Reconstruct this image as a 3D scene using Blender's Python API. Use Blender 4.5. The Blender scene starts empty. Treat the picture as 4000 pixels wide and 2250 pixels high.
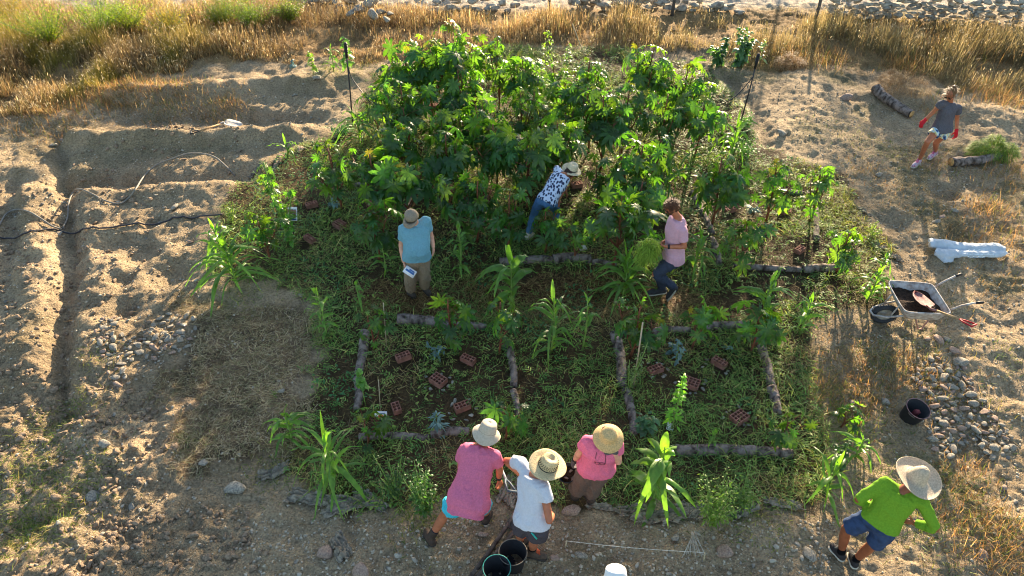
import bpy, bmesh, math, random
import numpy as np
from mathutils import Vector, Matrix, Quaternion
R = math.radians
random.seed(7); rng = np.random.default_rng(7)
C = bpy.context.scene.collection
scn = bpy.context.scene
# ------------------------------------------------------------------ camera, sky, sun, exposure
CH, PITCH, FPX = 7.9, 41.0, 1819.0
cd = bpy.data.cameras.new('camera'); cam = bpy.data.objects.new('camera', cd); C.objects.link(cam)
cam.location = (0, 0, CH); cam.rotation_euler = (R(90-PITCH), 0, 0)
cd.sensor_width = 36; cd.lens = 36*FPX/2576; cd.clip_end = 400; cd.clip_start = .05
scn.camera = cam
SUN_EL, SUN_AZ = 13.0, 19.0
w = bpy.data.worlds.new("World"); scn.world = w; w.use_nodes = True
nt = w.node_tree; bg = nt.nodes['Background']; sk = nt.nodes.new('ShaderNodeTexSky')
sk.sky_type = 'NISHITA'; sk.sun_disc = False; sk.sun_elevation = R(SUN_EL); sk.sun_rotation = R(SUN_AZ)
nt.links.new(sk.outputs[0], bg.inputs[0]); bg.inputs[1].default_value = .105
sd = bpy.data.lights.new('sun', 'SUN'); so = bpy.data.objects.new('sun', sd); C.objects.link(so)
sd.energy = 5.0; sd.angle = R(.6); sd.color = (1.0, .79, .54)
sv = Vector((math.sin(R(SUN_AZ))*math.cos(R(SUN_EL)), math.cos(R(SUN_AZ))*math.cos(R(SUN_EL)), math.sin(R(SUN_EL))))
so.rotation_euler = sv.to_track_quat('Z', 'Y').to_euler(); so.location = (6, 18, 12)
scn.render.engine = 'CYCLES'; scn.cycles.pixel_filter_type = 'BLACKMAN_HARRIS'; scn.cycles.filter_width = 1.1
scn.view_settings.view_transform = 'Standard'; scn.view_settings.look = 'None'
scn.view_settings.exposure = 1.98; scn.view_settings.gamma = 1

# ------------------------------------------------------------------ helpers
cp, sp_ = math.cos(R(PITCH)), math.sin(R(PITCH))
def ray(px, py):                      # 2576-wide photo pixel -> direction
    u = (px-1288)/FPX; v = -(py-724.5)/FPX
    return np.array([u, cp + v*sp_, -sp_ + v*cp])
def atz(px, py, z):
    d = ray(px, py); t = (z-CH)/d[2]; return np.array([d[0]*t, d[1]*t, z])
def aty(px, py, y):
    d = ray(px, py); t = y/d[1]; return np.array([d[0]*t, y, CH+d[2]*t])
def lin(h):
    c = [int(h[i:i+2], 16)/255 for i in (0, 2, 4)]
    return np.array([x/12.92 if x <= .04045 else ((x+.055)/1.055)**2.4 for x in c])
def _h(ix, iy, s):
    n = (ix*374761393 + iy*668265263 + s*974634777) & 0xffffffff
    n = ((n ^ (n >> 13))*1274126177) & 0xffffffff
    return ((n ^ (n >> 16)) & 0xffff)/65535.0
def vn(x, y, s=0):
    xi = np.floor(x).astype(np.int64); yi = np.floor(y).astype(np.int64); fx = x-xi; fy = y-yi
    fx = fx*fx*(3-2*fx); fy = fy*fy*(3-2*fy)
    a = _h(xi, yi, s); b = _h(xi+1, yi, s); c = _h(xi, yi+1, s); d = _h(xi+1, yi+1, s)
    return (a*(1-fx)+b*fx)*(1-fy)+(c*(1-fx)+d*fx)*fy - .5
def fbm(x, y, s=0, o=4):
    r = 0; a = 1.
    for i in range(o): r = r + a*vn(x*2**i+17.3*i, y*2**i-9.1*i, s+i); a *= .5
    return r
def w2(p): return np.array([atz(a, b, 0)[:2] for a, b in p])
def segdist(x, y, P, closed=False):
    d = np.full(x.shape, 1e9); n = len(P)
    for i in range(n if closed else n-1):
        a = P[i]; b = P[(i+1) % n]; ab = b-a; L = (ab**2).sum()+1e-9
        t = np.clip(((x-a[0])*ab[0]+(y-a[1])*ab[1])/L, 0, 1)
        d = np.minimum(d, np.hypot(x-a[0]-t*ab[0], y-a[1]-t*ab[1]))
    return d
def sdpoly(x, y, P):                  # negative inside
    d = segdist(x, y, P, True); ins = np.zeros(x.shape, bool); n = len(P)
    for i in range(n):
        a = P[i]; b = P[(i+1) % n]
        c = ((a[1] > y) != (b[1] > y)) & (x < (b[0]-a[0])*(y-a[1])/(b[1]-a[1]+1e-12)+a[0])
        ins ^= c
    return np.where(ins, -d, d)
def sstep(a, b, v): t = np.clip((v-a)/(b-a), 0, 1); return t*t*(3-2*t)
GARDEN = w2([(930,190),(1200,120),(1480,120),(1770,170),(1870,260),(1920,380),(2100,440),(2180,560),(2235,640),(2200,770),(2030,830),(2070,980),(2110,1100),(2130,1200),(2040,1250),(1900,1290),(1750,1280),(1300,1260),(1050,1300),(800,1250),(690,1170),(760,1050),(790,900),(790,790),(690,720),(540,700),(515,620),(560,520),(640,430),(700,390),(840,330),(900,280)])
CROP = w2([(960,200),(1770,175),(1870,260),(1900,380),(2100,460),(2130,560),(2150,690),(2000,720),(800,720),(560,680),(600,520),(830,340)])
GRASS = w2([(-500,380),(-100,330),(60,300),(180,275),(300,235),(430,190),(650,160),(960,160),(1300,120),(1770,130),(1890,165),(2150,165),(2330,215),(2576,260),(3200,330),(3600,20),(2576,70),(2050,28),(1870,22),(1300,22),(700,-10),(-900,-10)])
STRAW = w2([(470,780),(790,760),(800,900),(760,1060),(690,1190),(640,1150),(520,1200),(440,1100),(430,950)])
MULCH = w2([(960,700),(1240,690),(1600,680),(1850,740),(1850,800),(1500,810),(960,800),(870,740)])
FURR = [([(150,335),(148,420),(165,520),(175,640),(160,760),(155,900),(165,1050)], -.17, .17),
  ([(40,440),(25,560),(5,700)], -.13, .2), ([(230,236),(500,230),(800,215)], .17, .30), ([(330,288),(600,292),(800,300)], -.13, .3),
  ([(175,348),(450,352),(720,345)], .26, .28), ([(160,455),(430,452),(620,440)], -.17, .28), ([(60,490),(300,478),(560,475)], .10, .3),
  ([(60,480),(90,700),(80,950)], .13, .3), ([(230,520),(260,700),(230,950),(250,1150)], .10, .35), ([(1830,180),(1890,270),(1925,360)], -.14, .2),
  ([(1770,200),(1850,330)], .12, .35), ([(2000,190),(2060,330)], .1, .5), ([(2230,240),(2576,300)], .15, .5),
  ([(960,610),(1190,770),(1500,740),(1850,760)], -.05, .5), ([(620,205),(900,195)], .08, .3), ([(0,300),(140,300)], .08, .3)]
FURR = [(w2(p), h_, w_) for p, h_, w_ in FURR]
PITS = [(203,640,.13),(80,660,.2),(183,696,.25),(100,713,.2),(137,738,.13),(313,713,.17),(30,750,.22),(245,560,.15),(280,620,.3),(360,640,.3),(430,690,.35),(320,790,.25),(350,860,.12),(330,1020,.12),(470,1040,.14),(250,440,.2),(330,440,.2),(60,560,.2),(230,730,.15),(390,560,.2),(1400,900,.22),(2440,600,.4),(2300,620,.3),(2250,560,.3),(2380,480,.3)]
PITS = [(*atz(a, b, 0)[:2], r) for a, b, r in PITS]
def gz(x, y):
    x = np.atleast_1d(np.asarray(x, float)); y = np.atleast_1d(np.asarray(y, float))
    z = .16*fbm(x*.35, y*.35, 3, 2)+.07*fbm(x*1.3, y*1.3, 5, 3)
    bare = sstep(-.1, .4, sdpoly(x, y, GARDEN))
    left = sstep(-1.5, -3.5, x)*bare
    near = sstep(9, 5, y)*sstep(-3.4, -5, x)
    z += bare*.06*fbm(x*2.8, y*2.8, 11, 3)+left*.06*fbm(x*2.1, y*2.1, 21, 3)
    cl = np.maximum(fbm(x*5.5, y*5.5, 31, 3)+.05, 0)
    z += near*.10*cl+bare*.055*(.22-np.abs(fbm(x*6.3, y*6.3, 57, 3)))+left*.05*(.2-np.abs(fbm(x*3.1, y*3.1, 58, 2))) + bare*.025*cl
    for P, hh, ww in FURR:
        d = segdist(x, y, P)+.12*vn(x*2.2, y*2.2, 41)
        z += 1.08*hh*np.exp(-(d/ww)**2)
    for a, b, r in PITS: z -= .10*np.exp(-(((x-a)**2+(y-b)**2)/r**2)**1.5)*(r/.2)**.5
    z += (.030*fbm(x*10, y*10, 51, 2)+.022*np.maximum(fbm(x*17, y*17, 55, 2), 0))*bare
    z -= .0*y
    return z
def gz1(x, y): return float(gz(x, y)[0])
def G(px, py, dz=0.):                 # photo pixel -> point on the ground
    z = 0.
    for _ in range(6): p = atz(px, py, z); z = z*.3+.7*gz1(p[0], p[1])
    p = atz(px, py, z); return np.array([p[0], p[1], gz1(p[0], p[1])+dz])

# ---- materials
def nmat(name):
    m = bpy.data.materials.new(name); m.use_nodes = True; t = m.node_tree; return m, t, t.nodes['Principled BSDF']
def N(t, ty, **k):
    n = t.nodes.new(ty)
    for a, b in k.items():
        if a[0] == '_': setattr(n, a[1:], b)
        else: n.inputs[a].default_value = b
    return n
def ramp(t, stops):
    n = t.nodes.new('ShaderNodeValToRGB'); e = n.color_ramp.elements
    while len(e) < len(stops): e.new(.5)
    for i, (p, c) in enumerate(stops): e[i].position = p; e[i].color = (*c, 1)
    return n
def mat(name, col, rough=.8, scale=30., var=.3, bump=.3, bscale=None, metal=0., bd=.01, spec=.3, col2=None, stretch=None, trans=0):
    m, t, b = nmat(name); col = np.array(col)
    tc = N(t, 'ShaderNodeTexCoord'); mp = N(t, 'ShaderNodeMapping'); t.links.new(tc.outputs['Object'], mp.inputs[0])
    if stretch: mp.inputs['Scale'].default_value = stretch
    n = N(t, 'ShaderNodeTexNoise', Scale=scale, Detail=5.); t.links.new(mp.outputs[0], n.inputs['Vector'])
    c2 = col*(1-var) if col2 is None else np.array(col2)
    r = ramp(t, [(.35, c2), (.62, np.clip(col*(1+var*.4), 0, .95))]); t.links.new(n.outputs[0], r.inputs[0]); t.links.new(r.outputs[0], b.inputs['Base Color'])
    b.inputs['Roughness'].default_value = rough; b.inputs['Metallic'].default_value = metal; b.inputs['Specular IOR Level'].default_value = spec
    if bump:
        n2 = N(t, 'ShaderNodeTexNoise', Scale=bscale or scale*2, Detail=4.); t.links.new(mp.outputs[0], n2.inputs['Vector'])
        bp = N(t, 'ShaderNodeBump', Strength=bump, Distance=bd); t.links.new(n2.outputs[0], bp.inputs['Height']); t.links.new(bp.outputs[0], b.inputs['Normal'])
    if trans:
        tr = N(t, 'ShaderNodeBsdfTranslucent'); t.links.new(r.outputs[0], tr.inputs[0]); mx = N(t, 'ShaderNodeMixShader'); mx.inputs[0].default_value = trans
        o = t.nodes['Material Output']; t.links.new(b.outputs[0], mx.inputs[1]); t.links.new(tr.outputs[0], mx.inputs[2]); t.links.new(mx.outputs[0], o.inputs[0])
    return m
def leafmat(name, trans=.45, rough=.4, tmul=(1.6, 2.1, .5), spec=.5, bumpy=0):
    m, t, b = nmat(name); o = t.nodes['Material Output']
    a = N(t, 'ShaderNodeAttribute', _attribute_name='Col')
    n = N(t, 'ShaderNodeTexNoise', Scale=14., Detail=3.); r = ramp(t, [(.3, (.7, .7, .7)), (.7, (1.15, 1.15, 1.15))]); t.links.new(n.outputs[0], r.inputs[0])
    mu = N(t, 'ShaderNodeMix', _data_type='RGBA', _blend_type='MULTIPLY'); mu.inputs[0].default_value = 1
    t.links.new(a.outputs['Color'], mu.inputs[6]); t.links.new(r.outputs[0], mu.inputs[7]); t.links.new(mu.outputs[2], b.inputs['Base Color'])
    b.inputs['Roughness'].default_value = rough; b.inputs['Specular IOR Level'].default_value = spec
    tm = N(t, 'ShaderNodeMix', _data_type='RGBA', _blend_type='MULTIPLY'); tm.inputs[0].default_value = 1; tm.inputs[7].default_value = (*tmul, 1)
    t.links.new(mu.outputs[2], tm.inputs[6]); tr = N(t, 'ShaderNodeBsdfTranslucent'); t.links.new(tm.outputs[2], tr.inputs[0])
    mx = N(t, 'ShaderNodeMixShader'); mx.inputs[0].default_value = trans
    t.links.new(b.outputs[0], mx.inputs[1]); t.links.new(tr.outputs[0], mx.inputs[2]); t.links.new(mx.outputs[0], o.inputs[0])
    return m
# ---- objects
def tag(o, label=None, cat=None, group=None, kind=None):
    if label: o['label'] = label
    if cat: o['category'] = cat
    if group: o['group'] = group
    if kind: o['kind'] = kind
    return o
def thing(name, label, cat, loc=(0, 0, 0), rz=0, group=None):
    o = bpy.data.objects.new(name, None); C.objects.link(o); o.location = [float(v) for v in loc]; o.rotation_euler = (0, 0, rz); o.empty_display_size = .1
    return tag(o, label, cat, group)
def mesh(name, V, Fs, m, parent=None, smooth=True, col=None, loc=None):
    """V (n,3); Fs list of (k,c) arrays; world-space verts if loc given are re-based to it"""
    V = np.asarray(V, float).reshape(-1, 3)
    me = bpy.data.meshes.new(name); Fs = [np.asarray(f, np.int64) for f in Fs if len(f)]
    me.vertices.add(len(V))
    if loc is not None: V = V-np.asarray(loc)
    me.vertices.foreach_set('co', V.astype(np.float32).ravel())
    tot = np.concatenate([np.full(len(f), f.shape[1]) for f in Fs]); idx = np.concatenate([f.ravel() for f in Fs])
    me.loops.add(len(idx)); me.loops.foreach_set('vertex_index', idx.astype(np.int32))
    me.polygons.add(len(tot)); st = np.concatenate([[0], np.cumsum(tot)[:-1]])
    me.polygons.foreach_set('loop_start', st.astype(np.int32)); me.polygons.foreach_set('loop_total', tot.astype(np.int32))
    if smooth: me.polygons.foreach_set('use_smooth', np.ones(len(tot), bool))
    me.update(calc_edges=True); me.validate()
    if col is not None:
        a = me.color_attributes.new('Col', 'FLOAT_COLOR', 'POINT'); cc = np.ones((len(V), 4), np.float32); cc[:, :3] = col; a.data.foreach_set('color', cc.ravel())
    me.materials.append(m)
    o = bpy.data.objects.new(name, me); C.objects.link(o)
    if parent is not None: o.parent = parent
    elif loc is not None: o.location = [float(v) for v in loc]
    return o
class MB:
    def __init__(s): s.V = []; s.F = {}; s.n = 0; s.c = []
    def add(s, V, *Fs, col=None):
        V = np.asarray(V, float).reshape(-1, 3)
        for f in Fs:
            f = np.asarray(f, np.int64)
            if len(f): s.F.setdefault(f.shape[1], []).append(f+s.n)
        s.V.append(V); s.n += len(V)
        s.c.append(np.broadcast_to(np.array([.5, .5, .5]) if col is None else np.asarray(col, float), (len(V), 3)))
        return s
    def build(s, name, m, parent=None, smooth=True, loc=None, col=False):
        return mesh(name, np.concatenate(s.V), [np.concatenate(v) for v in s.F.values()], m, parent, smooth, np.concatenate(s.c) if col else None, loc)
def frame(d):
    d = np.asarray(d, float); d = d/(np.linalg.norm(d)+1e-12); u = np.array([0, 0, 1.]) if abs(d[2]) < .9 else np.array([1., 0, 0])
    a = np.cross(u, d); a /= np.linalg.norm(a); return a, np.cross(d, a)
def tube(P, r, k=8, cap=True, flat=1.):
    P = np.asarray(P, float); n = len(P); r = np.broadcast_to(np.asarray(r, float), (n,)); ang = np.arange(k)*2*math.pi/k; V = []
    T = np.gradient(P, axis=0); a, b = frame(T[0])
    for i in range(n):
        t = T[i]/(np.linalg.norm(T[i])+1e-12); a = a-t*(a@t); a /= np.linalg.norm(a)+1e-12; b = np.cross(t, a)
        V.append(P[i]+r[i]*(np.outer(np.cos(ang), a)+flat*np.outer(np.sin(ang), b)))
    V = np.concatenate(V); q = []
    for i in range(n-1):
        for j in range(k): q.append([i*k+j, i*k+(j+1) % k, (i+1)*k+(j+1) % k, (i+1)*k+j])
    tr = []
    if cap:
        V = np.vstack([V, P[0], P[-1]]); c0 = n*k
        for j in range(k): tr.append([c0, (j+1) % k, j]); tr.append([c0+1, (n-1)*k+j, (n-1)*k+(j+1) % k])
    return V, q, tr
def box(c, s, A=None):
    c = np.asarray(c, float); A = np.eye(3) if A is None else np.asarray(A, float)
    q = np.array([[x, y, z] for z in (-1, 1) for y in (-1, 1) for x in (-1, 1)])*np.asarray(s, float)/2
    return c+q@A, [[0, 2, 3, 1], [4, 5, 7, 6], [0, 1, 5, 4], [2, 6, 7, 3], [0, 4, 6, 2], [1, 3, 7, 5]]
def lathe(prof, k=32, M=None, wav=None):
    V = []; n = len(prof)
    for i, (r, z) in enumerate(prof):
        for j in range(k):
            a = 2*math.pi*j/k; rr, zz = (r, z) if wav is None else wav(r, z, a)
            V.append([rr*math.cos(a), rr*math.sin(a), zz])
    q = [[i*k+j, i*k+(j+1) % k, (i+1)*k+(j+1) % k, (i+1)*k+j] for i in range(n-1) for j in range(k)]
    V = np.array(V)
    if M is not None: V = V@M[0]+M[1]
    return V, q
def strips(base, az, el, L, W, sag, nseg=4, prof=None, roll=None, fold=0, bend=None):
    """many ribbons at once; arrays of length n"""
    n = len(base); t = np.linspace(0, 1, nseg+1); az, el, L, W, sag = [np.broadcast_to(np.asarray(v, float), (n,)) for v in (az, el, L, W, sag)]
    if prof is None: prof = np.array([1-.98*(x**2.2) for x in t])
    d = np.stack([np.cos(az)*np.cos(el), np.sin(az)*np.cos(el), np.sin(el)], 1)
    P = base[:, None, :]+d[:, None, :]*(L[:, None]*t)[:, :, None]; P[:, :, 2] -= (sag*L)[:, None]*t**2.0
    side = np.stack([-np.sin(az), np.cos(az), np.zeros(n)], 1)
    if bend is not None: P += side[:, None, :]*(bend*L)[:, None, None]*(t**2)[None, :, None]
    if roll is not None:
        up = np.cross(side, d); side = side*np.cos(roll)[:, None]+up*np.sin(roll)[:, None]
    hw = (W[:, None]*prof)[:, :, None]*.5
    Lf = P-side[:, None, :]*hw; Rt = P+side[:, None, :]*hw
    if fold:
        P = P.copy(); P[:, :, 2] -= (fold*W)[:, None]*prof
        V = np.stack([Lf, P, Rt], 2).reshape(-1, 3); k = 3
    else: V = np.stack([Lf, Rt], 2).reshape(-1, 3); k = 2
    st = (np.arange(n)*(nseg+1)*k)[:, None, None]; i = (np.arange(nseg)*k)[None, :, None]
    q = [st+i+np.array([c, c+1, c+1+k, c+k])[None, None, :] for c in range(k-1)]
    return V, np.concatenate([x.reshape(-1, 4) for x in q]), (nseg+1)*k

# ------------------------------------------------------------------ the ground
def ground():
    ys = [-6., 0., 2.2]; y = 3.0
    while y < 27: ys.append(y); y += .022+.0035*(y-3)
    while y < 120: ys.append(y); y *= 1.12
    xs = list(np.arange(-12.5, 12.5, .042)); o = 12.5; st = .05
    while o < 110: xs.append(o); xs.insert(0, -o-.001); o += st; st *= 1.12
    xs = np.array(xs); ys = np.array(ys); X, Y = np.meshgrid(xs, ys); x = X.ravel(); y = Y.ravel(); z = gz(x, y)
    far = sstep(23, 26, y); z = z*(1-far)+.0*far
    nx = len(xs); ny = len(ys); i = (np.arange(ny-1)[:, None]*nx+np.arange(nx-1)[None, :]).ravel()
    q = np.stack([i, i+1, i+1+nx, i+nx], 1)
    jit = .5*fbm(x*1.6, y*1.6, 61, 4)+.15*fbm(x*7, y*7, 62, 3)
    g = sstep(.12, -.12, sdpoly(x, y, GARDEN)+jit); gr = sstep(.3, -.4, sdpoly(x, y, GRASS)+jit*1.5)
    st = sstep(.25, -.25, sdpoly(x, y, STRAW)+jit*1.2); mu = sstep(.3, -.4, sdpoly(x, y, MULCH)+jit*1.2)
    n1 = fbm(x*.8, y*.8, 71, 4)[:, None]; n2 = fbm(x*4, y*4, 81, 3)[:, None]
    bare = lin('ae9a7c')*(1+.35*n1+.25*n2); left = sstep(-5, -8.5, x)[:, None]*sstep(9, 6, y)[:, None]
    bare = bare*(1-left)+left*lin('a08a6c')*(1+.4*n2)
    soil = lin('54452f')*(1+.5*n1+.6*n2); mulc = lin('5a4028')*(1+.5*n2); gras = lin('9c8058')*(1+.5*n2+.4*n1); stc = lin('84705a')*(1+.9*n2+.5*n1)
    c = bare
    gm = sstep(.12, .3, fbm(x*1.1, y*1.1, 91, 4))*sstep(0, 1.5, sdpoly(x, y, GARDEN))*(.35+.4*(x > 4))
    c = c*(1-gm[:, None]*.6)+gm[:, None]*.6*lin('5d6038')
    for m_, cc in ((st, stc), (g, soil), (mu*g, mulc), (gr, gras)): c = c*(1-m_[:, None])+cc*m_[:, None]
    road = sstep(21.5, 22.5, y)[:, None]; c = c*(1-road)+road*lin('c9bba6')
    m, t, b = nmat('soil'); a = N(t, 'ShaderNodeAttribute', _attribute_name='Col'); tc = N(t, 'ShaderNodeTexCoord')
    no = N(t, 'ShaderNodeTexNoise', Scale=26., Detail=8., Roughness=.7); t.links.new(tc.outputs['Object'], no.inputs['Vector'])
    r1 = ramp(t, [(.33, (.5, .48, .46)), (.5, (.95, .95, .95)), (.68, (1.4, 1.36, 1.3))]); t.links.new(no.outputs[0], r1.inputs[0])
    vo = N(t, 'ShaderNodeTexVoronoi', Scale=34.); t.links.new(tc.outputs['Object'], vo.inputs['Vector'])
    r2 = ramp(t, [(.0, (1.5, 1.5, 1.5)), (.16, (1.2, 1.2, 1.2)), (.24, (.95, .95, .95)), (.7, (.85, .85, .85))]); t.links.new(vo.outputs[0], r2.inputs[0])
    m1 = N(t, 'ShaderNodeMix', _data_type='RGBA', _blend_type='MULTIPLY'); m1.inputs[0].default_value = 1; m2 = N(t, 'ShaderNodeMix', _data_type='RGBA', _blend_type='MULTIPLY'); m2.inputs[0].default_value = .6
    t.links.new(a.outputs['Color'], m1.inputs[6]); t.links.new(r1.outputs[0], m1.inputs[7]); t.links.new(m1.outputs[2], m2.inputs[6]); t.links.new(r2.outputs[0], m2.inputs[7]); t.links.new(m2.outputs[2], b.inputs['Base Color'])
    b.inputs['Roughness'].default_value = .95; b.inputs['Specular IOR Level'].default_value = .15
    n3 = N(t, 'ShaderNodeTexNoise', Scale=13., Detail=9., Roughness=.72); t.links.new(tc.outputs['Object'], n3.inputs['Vector'])
    bp = N(t, 'ShaderNodeBump', Strength=1., Distance=.09); t.links.new(n3.outputs[0], bp.inputs['Height'])
    vb = N(t, 'ShaderNodeBump', Strength=.8, Distance=.02, _invert=True); t.links.new(vo.outputs[0], vb.inputs['Height']); t.links.new(bp.outputs[0], vb.inputs['Normal']); t.links.new(vb.outputs[0], b.inputs['Normal'])
    o = mesh('ground', np.stack([x, y, z], 1), [q], m, col=np.clip(c, 0.01, .9)); tag(o, kind='structure')
ground()

# ------------------------------------------------------------------ small uncountable stuff
M_GRASS = leafmat('dry_grass', .5, .6, (1.25, 1.18, 1.0), .3)
M_WEED = leafmat('cut_weeds', .35, .6, (1.6, 1.5, .7), .3)
M_LEAF = leafmat('castor_leaf', .5, .34, (3.5, 3.0, .5), .5)
M_CORN = leafmat('corn_leaf', .5, .38, (1.7, 2.0, .5), .5)
def samp(P, n, jit=.3, lo=None, hi=None, inside=True, jf=1.6):
    P = np.asarray(P); a = P.min(0)-.3; b = P.max(0)+.3
    if lo is not None: a = np.maximum(a, lo)
    if hi is not None: b = np.minimum(b, hi)
    out = []; tot = 0
    while tot < n:
        p = a+rng.random((n*2, 2))*(b-a); s = sdpoly(p[:, 0], p[:, 1], P)+jit*fbm(p[:, 0]*jf, p[:, 1]*jf, 61, 3)
        p = p[(s < 0) if inside else (s > 0)]; out.append(p); tot += len(p)
        if not len(p): break
    return np.concatenate(out)[:n]
def onz(p, dz=0.): return np.stack([p[:, 0], p[:, 1], gz(p[:, 0], p[:, 1])+dz], 1)
def mixc(cols, n, w=None, jit=.25):
    cols = np.array([lin(c) for c in cols]); i = rng.choice(len(cols), n, p=w); return cols[i]*(1-jit+2*jit*rng.random((n, 1)))
def strip_obj(name, m, B, az, el, L, W, sag, col, nseg=3, extra=None, **k):
    V, q, per = strips(B, az, el, L, W, sag, nseg, **k); return V, q, np.repeat(col, per, axis=0)
def merge(name, m, lst, parent=None, smooth=False, **t):
    Vs = []; Fs = []; Cs = []; n = 0
    for V, q, c in lst: Vs.append(V); Fs.append(q+n); Cs.append(c); n += len(V)
    o = mesh(name, np.concatenate(Vs), [np.concatenate(Fs)], m, parent, smooth, np.concatenate(Cs)); return tag(o, **t)
U = lambda a, b, n: rng.uniform(a, b, n)
TAU = 2*math.pi
# dry grass: tall at the back, thin at the ragged front edge
def dry_grass():
    P = np.concatenate([samp(GRASS, 95000, .5, (-16, 9), (16, 24)), samp(GRASS, 24000, .5, (-13, 10), (-4, 19))])
    s = -sdpoly(P[:, 0], P[:, 1], GRASS); x, y = P.T
    clump = fbm(x*.9, y*.9, 101, 3); keep = (rng.random(len(P)) < np.clip(.35+2.4*clump+.25*s, .04, 1))&(np.hypot((x+4)*.5,y-22)>.0); P = P[keep]; s = s[keep]; clump = clump[keep]; x, y = P.T; n = len(P)
    H = np.clip(.12+.24*s, .10, .60)*(1+1.5*clump)*U(.55, 1.25, n); lf = sstep(-6, -9, x)
    a = np.array([lin('c79a5e')])*(1-.0); col = mixc(['b09468', '967a52', 'cbb488', '745c3e', '86804e'], n, None, .35)
    br_ = sstep(.02, .35, fbm(x*.5+9, y*.5, 131, 3))[:, None]; col = col*(1-.5*br_)+.5*br_*lin('6d5a44')*1.0; ol = (sstep(1, 6, x)*.5)[:, None]; col = col*(1-ol)+ol*lin('84805c'); yel = (sstep(.05, .3, fbm(x*.7, y*.7, 111, 3))*lf)[:, None]; col = col*(1-.6*yel)+.6*yel*lin('8f8a2c')
    A = strip_obj('', None, onz(P, -.02), U(0, TAU, n), U(.75, 1.5, n), H, U(.005, .012, n)*(1+.25*(y > 16)), U(0, .45, n), col, 3)
    k = rng.choice(n, 9000, False); B = onz(P[k]); h = H[k]; az = U(0, TAU, len(k)); B[:, 2] += h*.8     # seed heads
    Bc = mixc(['e0d2b0', 'cfbb90', 'b8a078'], len(k))
    D = strip_obj('', None, B, az, U(.3, 1.4, len(k)), U(.05, .12, len(k)), U(.008, .018, len(k)), U(0, .8, len(k)), Bc, 3, prof=np.array([.4, 1, .8, .1]))
    # loose patches on the bare ground to the right and left
    q = []
    for (px, py, r, m_, hh) in [(2390,560,1.3,500,.14),(2540,600,1.0,700,.2),(2420,120,1.5,900,.5),(2500,700,.9,350,.12),(2250,480,.8,250,.1),(2540,440,.9,600,.22),(2180,930,.9,1500,.12),(2330,950,.7,1100,.12),(2450,1300,.7,700,.16),(2530,1400,.6,500,.2),(2080,150,.8,900,.3),(1980,150,.45,700,.35),(2270,170,.6,800,.35),(2330,130,.7,700,.4),(440,260,1.0,1200,.16),(560,265,.7,900,.18),(380,215,1.0,1000,.22),(300,235,.7,900,.22),(210,250,.9,1000,.2),(100,300,1.1,900,.2),(2420,1180,.5,400,.12),(2380,760,.7,250,.1),(200,300,1.,350,.12),(2050,990,.6,700,.1),(2160,1000,.6,900,.1),(2500,520,.6,400,.25),(2180,430,.6,300,.12),(2360,400,.7,400,.14),(2340,270,.7,300,.2),(2520,250,.9,900,.3)]:
        c = G(px, py); a = rng.normal(0, .45, (m_, 2))*r+c[:2]; q.append(np.concatenate([a, np.full((m_, 1), hh)], 1))
    q = np.concatenate(q); q = q[sdpoly(q[:, 0], q[:, 1], GARDEN) > -.25]; n = len(q); col = mixc(['b98f55', 'a4774a', 'd0ae78', '8a7a48', '6f7a3a'], n)
    E = strip_obj('', None, onz(q[:, :2], -.01), U(0, TAU, n), U(.2, 1.4, n), q[:, 2]*U(.6, 1.6, n), U(.005, .010, n), U(0, .6, n), col, 2)
    merge('dry_grass', M_GRASS, [A, D, E], label='tall dry golden grass with pale seed heads along the back of the plot', cat='grass', kind='stuff')
dry_grass()
BRPX = [(1015,903),(1103,962),(1178,910),(998,1032),(1163,1028),(1648,935),(1738,970),(1808,918),(1858,1056),(1835,532),(1972,536),(1915,582),(1880,627),(2010,634),(785,520),(855,570),(780,606),(932,515),(1092,272),(1655,270),(1450,470),(957,1060)]+[(1445,1235),(1455,1262),(1482,1262),(1490,1285),(1470,1235),(1030,742),(1062,738),(1045,750),(1668,745),(1700,740),(1640,738),(1370,590),(1290,1255)]
BRW = np.array([G(*p)[:2] for p in BRPX])
def offbrick(P, r=.17): return (np.hypot(P[:, None, 0]-BRW[None, :, 0], P[:, None, 1]-BRW[None, :, 1]-0) > r).all(1) & (np.hypot(P[:, None, 0]-BRW[None, :, 0], P[:, None, 1]-BRW[None, :, 1]+.16) > r*.8).all(1)
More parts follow.
